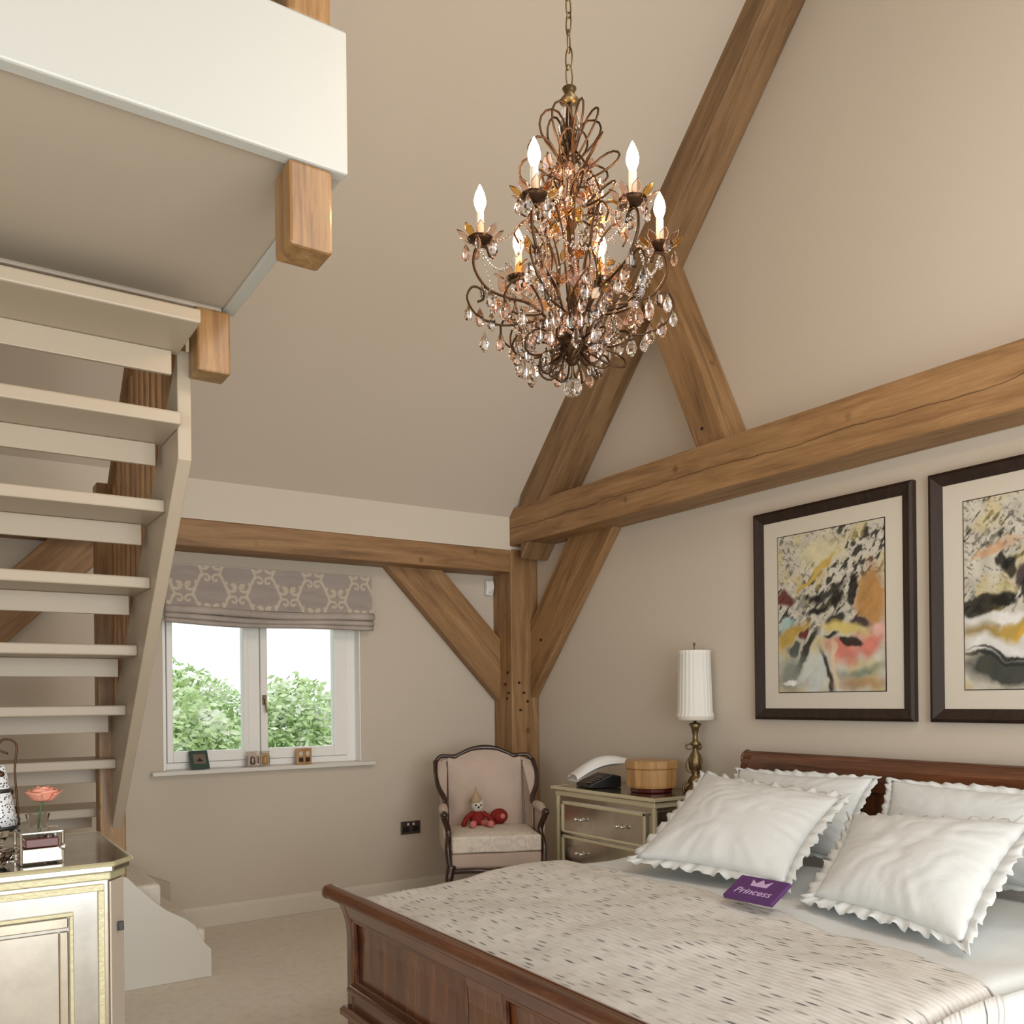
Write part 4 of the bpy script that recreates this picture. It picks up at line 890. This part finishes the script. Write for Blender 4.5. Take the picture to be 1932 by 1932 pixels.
MB().tube([(0, 0, 2.20-zc), (0, 0, 2.24-zc)], .003, 6).build('ball_hook', 'brass', CH)
# chain to the ridge
b = MB(); L_ = .052
pts = [(.011*math.cos(t_), 0, (L_/2+.006)*math.sin(t_)) for t_ in [2*PI*k/16 for k in range(16)]]
lk = b.tube(pts, .0022, 5, closed=True).build('chain_link', 'brass', CH, smooth=True)
z = 3.035; k = 0
lk.location = (0, 0, z-zc)
while z < RZ-.08:
    z += L_-.004; k += 1; share(lk, 'chain_link', (0, 0, z-zc), (k % 2)*PI/2+.3*(k % 3))
MB().lathe([(.01, RZ-.07), (.05, RZ-.04), (.055, RZ-.015)], (0, 0, -zc), 16).build('ceiling_rose', 'brass', CH, smooth=True)
def petal(az, r0, z0_, el, L, wd, th=.0031, mat='bronze', name='scroll_loop'):
    d = Vector((math.cos(az)*math.cos(el), math.sin(az)*math.cos(el), math.sin(el))); s = Vector((-math.sin(az)*.55, math.cos(az)*.55, .0))+Vector((math.cos(az)*-math.sin(el), math.sin(az)*-math.sin(el), math.cos(el)))*.83
    s.normalize(); o0 = Vector(pol(r0, az, z0_)); pts = []
    for i in range(17):
        t_ = i/16*2*PI; x = (1-math.cos(t_))/2; y = math.sin(t_)*(.35+.65*x); pts.append(o0+d*L*x+s*wd*1.9*y)
    return MB().tube(pts, th, 5).build(name, mat, CH, smooth=True)
rs = random.Random(5)
for k in range(8): petal(A0+k*PI/4+.2, .012, 2.80, 1.08+rs.uniform(-.15, .15), .14, .024)
for k in range(8): petal(A0+k*PI/4+.55, .03, 2.74, .60+rs.uniform(-.15, .15), .125, .024)
for k in range(8): petal(A0+k*PI/4, .05, 2.66, .25, .10, .022)
for k in range(9): petal(A0+k*2*PI/9+.2, .03, 2.29, -.05+rs.uniform(-.2, .2), .135, .024)
for k in range(9): petal(A0+k*2*PI/9+.5, .025, 2.275, -.62+rs.uniform(-.1, .1), .085, .02)
for k in range(6): petal(A0+k*PI/3+.5, .10, 2.36, .15+rs.uniform(-.2, .2), .12, .03)
arms = []
# shared meshes
drop = MB().lathe([(.0008, 0), (.0025, -.005), (.0095, -.020), (.0115, -.030), (.007, -.040), (.0005, -.044)], seg=6).build('crystal_drop', 'crystal', CH)
drop2 = MB().lathe([(.0008, 0), (.0025, -.005), (.0095, -.020), (.0115, -.030), (.007, -.040), (.0005, -.044)], seg=6).build('crystal_drop', 'crystalpink', CH)
leaf = MB().prism([(0, -.0016, 0), (.010, -.0016, .014), (.011, -.0016, .026), (0, -.0016, .042), (-.011, -.0016, .026), (-.010, -.0016, .014)], (0, .0032, 0)).build('crystal_leaf', 'crystalpink', CH, bevel=.001, seg=1)
leafa = MB().prism([(0, -.0016, 0), (.010, -.0016, .014), (.011, -.0016, .026), (0, -.0016, .042), (-.011, -.0016, .026), (-.010, -.0016, .014)], (0, .0032, 0)).build('crystal_leaf', 'amber', CH, bevel=.001, seg=1)
bulbm = MB().lathe([(.0075, 0), (.010, .008), (.016, .024), (.0168, .034), (.013, .052), (.006, .068), (.001, .078)], seg=14)
first = {}
nd = 0
def putdrop(r, a, z, sc=1.0):
    global nd
    src = drop if rs.random() < .6 else drop2; nd += 1
    if nd <= 270: share(src, 'crystal_drop', pol(r, a, z), rs.uniform(0, 3), sc*rs.uniform(1.0, 1.35))
nl = 0
def putleaf(p, sc=1.0, amber=.2):
    global nl
    nl += 1
    if nl <= 280: share(leafa if rs.random() < amber else leaf, 'crystal_leaf', p, rs.uniform(0, 6.28), sc*1.25, (rs.uniform(-1, 1), rs.uniform(-.8, .8)))
drop.location = pol(.05, A0, 2.25); drop2.location = pol(.05, A0+2, 2.25); leaf.location = pol(.04, A0+1, 2.5); leafa.location = pol(.04, A0+4, 2.5)
for k in range(6):
    a = A0+k*PI/3
    P = lambda r, z, da=0: pol(r, a+da, z)
    arm = MB().tube(curve([P(.03, 2.30), P(.065, 2.36), P(.12, 2.405), P(.18, 2.42), P(.235, 2.445), P(.268, 2.50), P(.262, 2.55), P(.235, 2.555), P(.225, 2.53)], 40), .0042, 6).build('arm', 'bronze', CH, smooth=True)
    MB().tube(curve([P(.06, 2.36, .1), P(.13, 2.345, .12), P(.20, 2.335, .1), P(.26, 2.36, .06), P(.288, 2.41, .02), P(.275, 2.445), P(.25, 2.44), P(.243, 2.415), P(.26, 2.405)], 40), .0032, 6).build('arm_scroll', 'bronze', CH, smooth=True)
    MB().tube(curve([P(.025, 2.27, .5), P(.055, 2.36, .5), P(.04, 2.5, .5), P(.075, 2.62, .5), (P(.085, 2.70, .5)), P(.04, 2.79, .5), P(.012, 2.83, .5)], 30), .0032, 6).build('cage_rod', 'bronze', CH, smooth=True)
    MB().tube(curve([P(.03, 2.35, .2), P(.09, 2.45, .2), P(.075, 2.56, .1), P(.12, 2.63, 0), P(.155, 2.60, 0), P(.145, 2.57, 0)], 30), .003, 6).build('cage_rod', 'bronze', CH, smooth=True)
    c = P(.25, 2.56)
    cup = MB().lathe([(.006, 0), (.012, .004), (.026, .010), (.036, .018), (.034, .018), (.012, .012)], c, 14).build('candle_cup', 'bronze', CH, smooth=True)
    for q in range(9):
        aq = q*2*PI/9; o = share(leafa if (q+k) % 4 == 0 else leaf, 'cup_petal', (c[0]+.028*math.cos(aq), c[1]+.028*math.sin(aq), c[2]+.010), aq+PI/2, 1.1, (.95, 0))
    MB().tube([(c[0], c[1], c[2]+.012), (c[0], c[1], c[2]+.088)], .0105, 12).build('candle_sleeve', 'candle', CH, smooth=False)
    if k == 0: bl0 = bulbm.build('bulb', 'bulb', CH, smooth=True); bl0.location = (c[0], c[1], c[2]+.088)
    else: share(bl0, 'bulb', (c[0], c[1], c[2]+.088))
    l = bpy.data.lights.new('candle_light', 'POINT'); l.energy = 2.6; l.color = (1, .62, .32); l.shadow_soft_size = .02
    lo = bpy.data.objects.new('candle_light', l); COL.objects.link(lo); lo.parent = CH; lo.location = (c[0], c[1], c[2]+.19)
    for q in range(5): putdrop(.25+.04*math.cos(q*1.26), a+.16*math.sin(q*1.26), 2.565+.004*q, .9)
    for q in range(3): putdrop(.285-.03*q, a+.05*q, 2.40-.015*q, 1.1)
    for q in range(7):      # along the arm
        t_ = (q+.5)/7; putdrop(.06+.2*t_, a+rs.uniform(-.03, .03), 2.37+.10*t_**2, .95)
    for q in range(4): putdrop(.12+.05*q, a+.52, 2.345+.012*q, 1.05)
    # bead swag between neighbouring cups, and from crown to cup
    for (r0, z0_, d0, r1, z1_, d1, sag, nb_) in ((.25, 2.55, 0, .25, 2.55, PI/3, .10, 26), (.07, 2.72, .25, .25, 2.57, 0, .05, 22), (.25, 2.44, 0, .06, 2.30, .5, .05, 22), (.10, 2.66, .1, .04, 2.38, .6, .03, 26), (.05, 2.80, .4, .14, 2.60, .3, .03, 18), (.20, 2.40, .5, .10, 2.55, .4, .06, 20)):
        b = MB()
        for q in range(nb_):
            t_ = (q+.5)/nb_; A = Vector(P(r0, z0_, d0)); C = Vector(P(r1, z1_, d1)); p = A.lerp(C, t_); p.z -= sag*4*t_*(1-t_)
            bmesh.ops.create_icosphere(b.b, subdivisions=1, radius=.0042, matrix=Matrix.Translation(p))
        b.build('bead_strand', 'crystalpink' if sag < .08 else 'crystal', CH)
for q in range(46): putleaf(pol(rs.uniform(.03, .11), rs.uniform(0, 6.28), rs.uniform(2.60, 2.80)), .95)
for q in range(90): putleaf(pol(rs.uniform(.03, .15), rs.uniform(0, 6.28), rs.uniform(2.36, 2.66)), .95)
for q in range(70): putleaf(pol(rs.uniform(.10, .23), rs.uniform(0, 6.28), rs.uniform(2.33, 2.45)), .9)
for q in range(40): putdrop(rs.uniform(.05, .19), rs.uniform(0, 6.28), rs.uniform(2.27, 2.33), 1.1)
for q in range(30): putdrop(rs.uniform(.03, .11), rs.uniform(0, 6.28), rs.uniform(2.62, 2.76), .9)
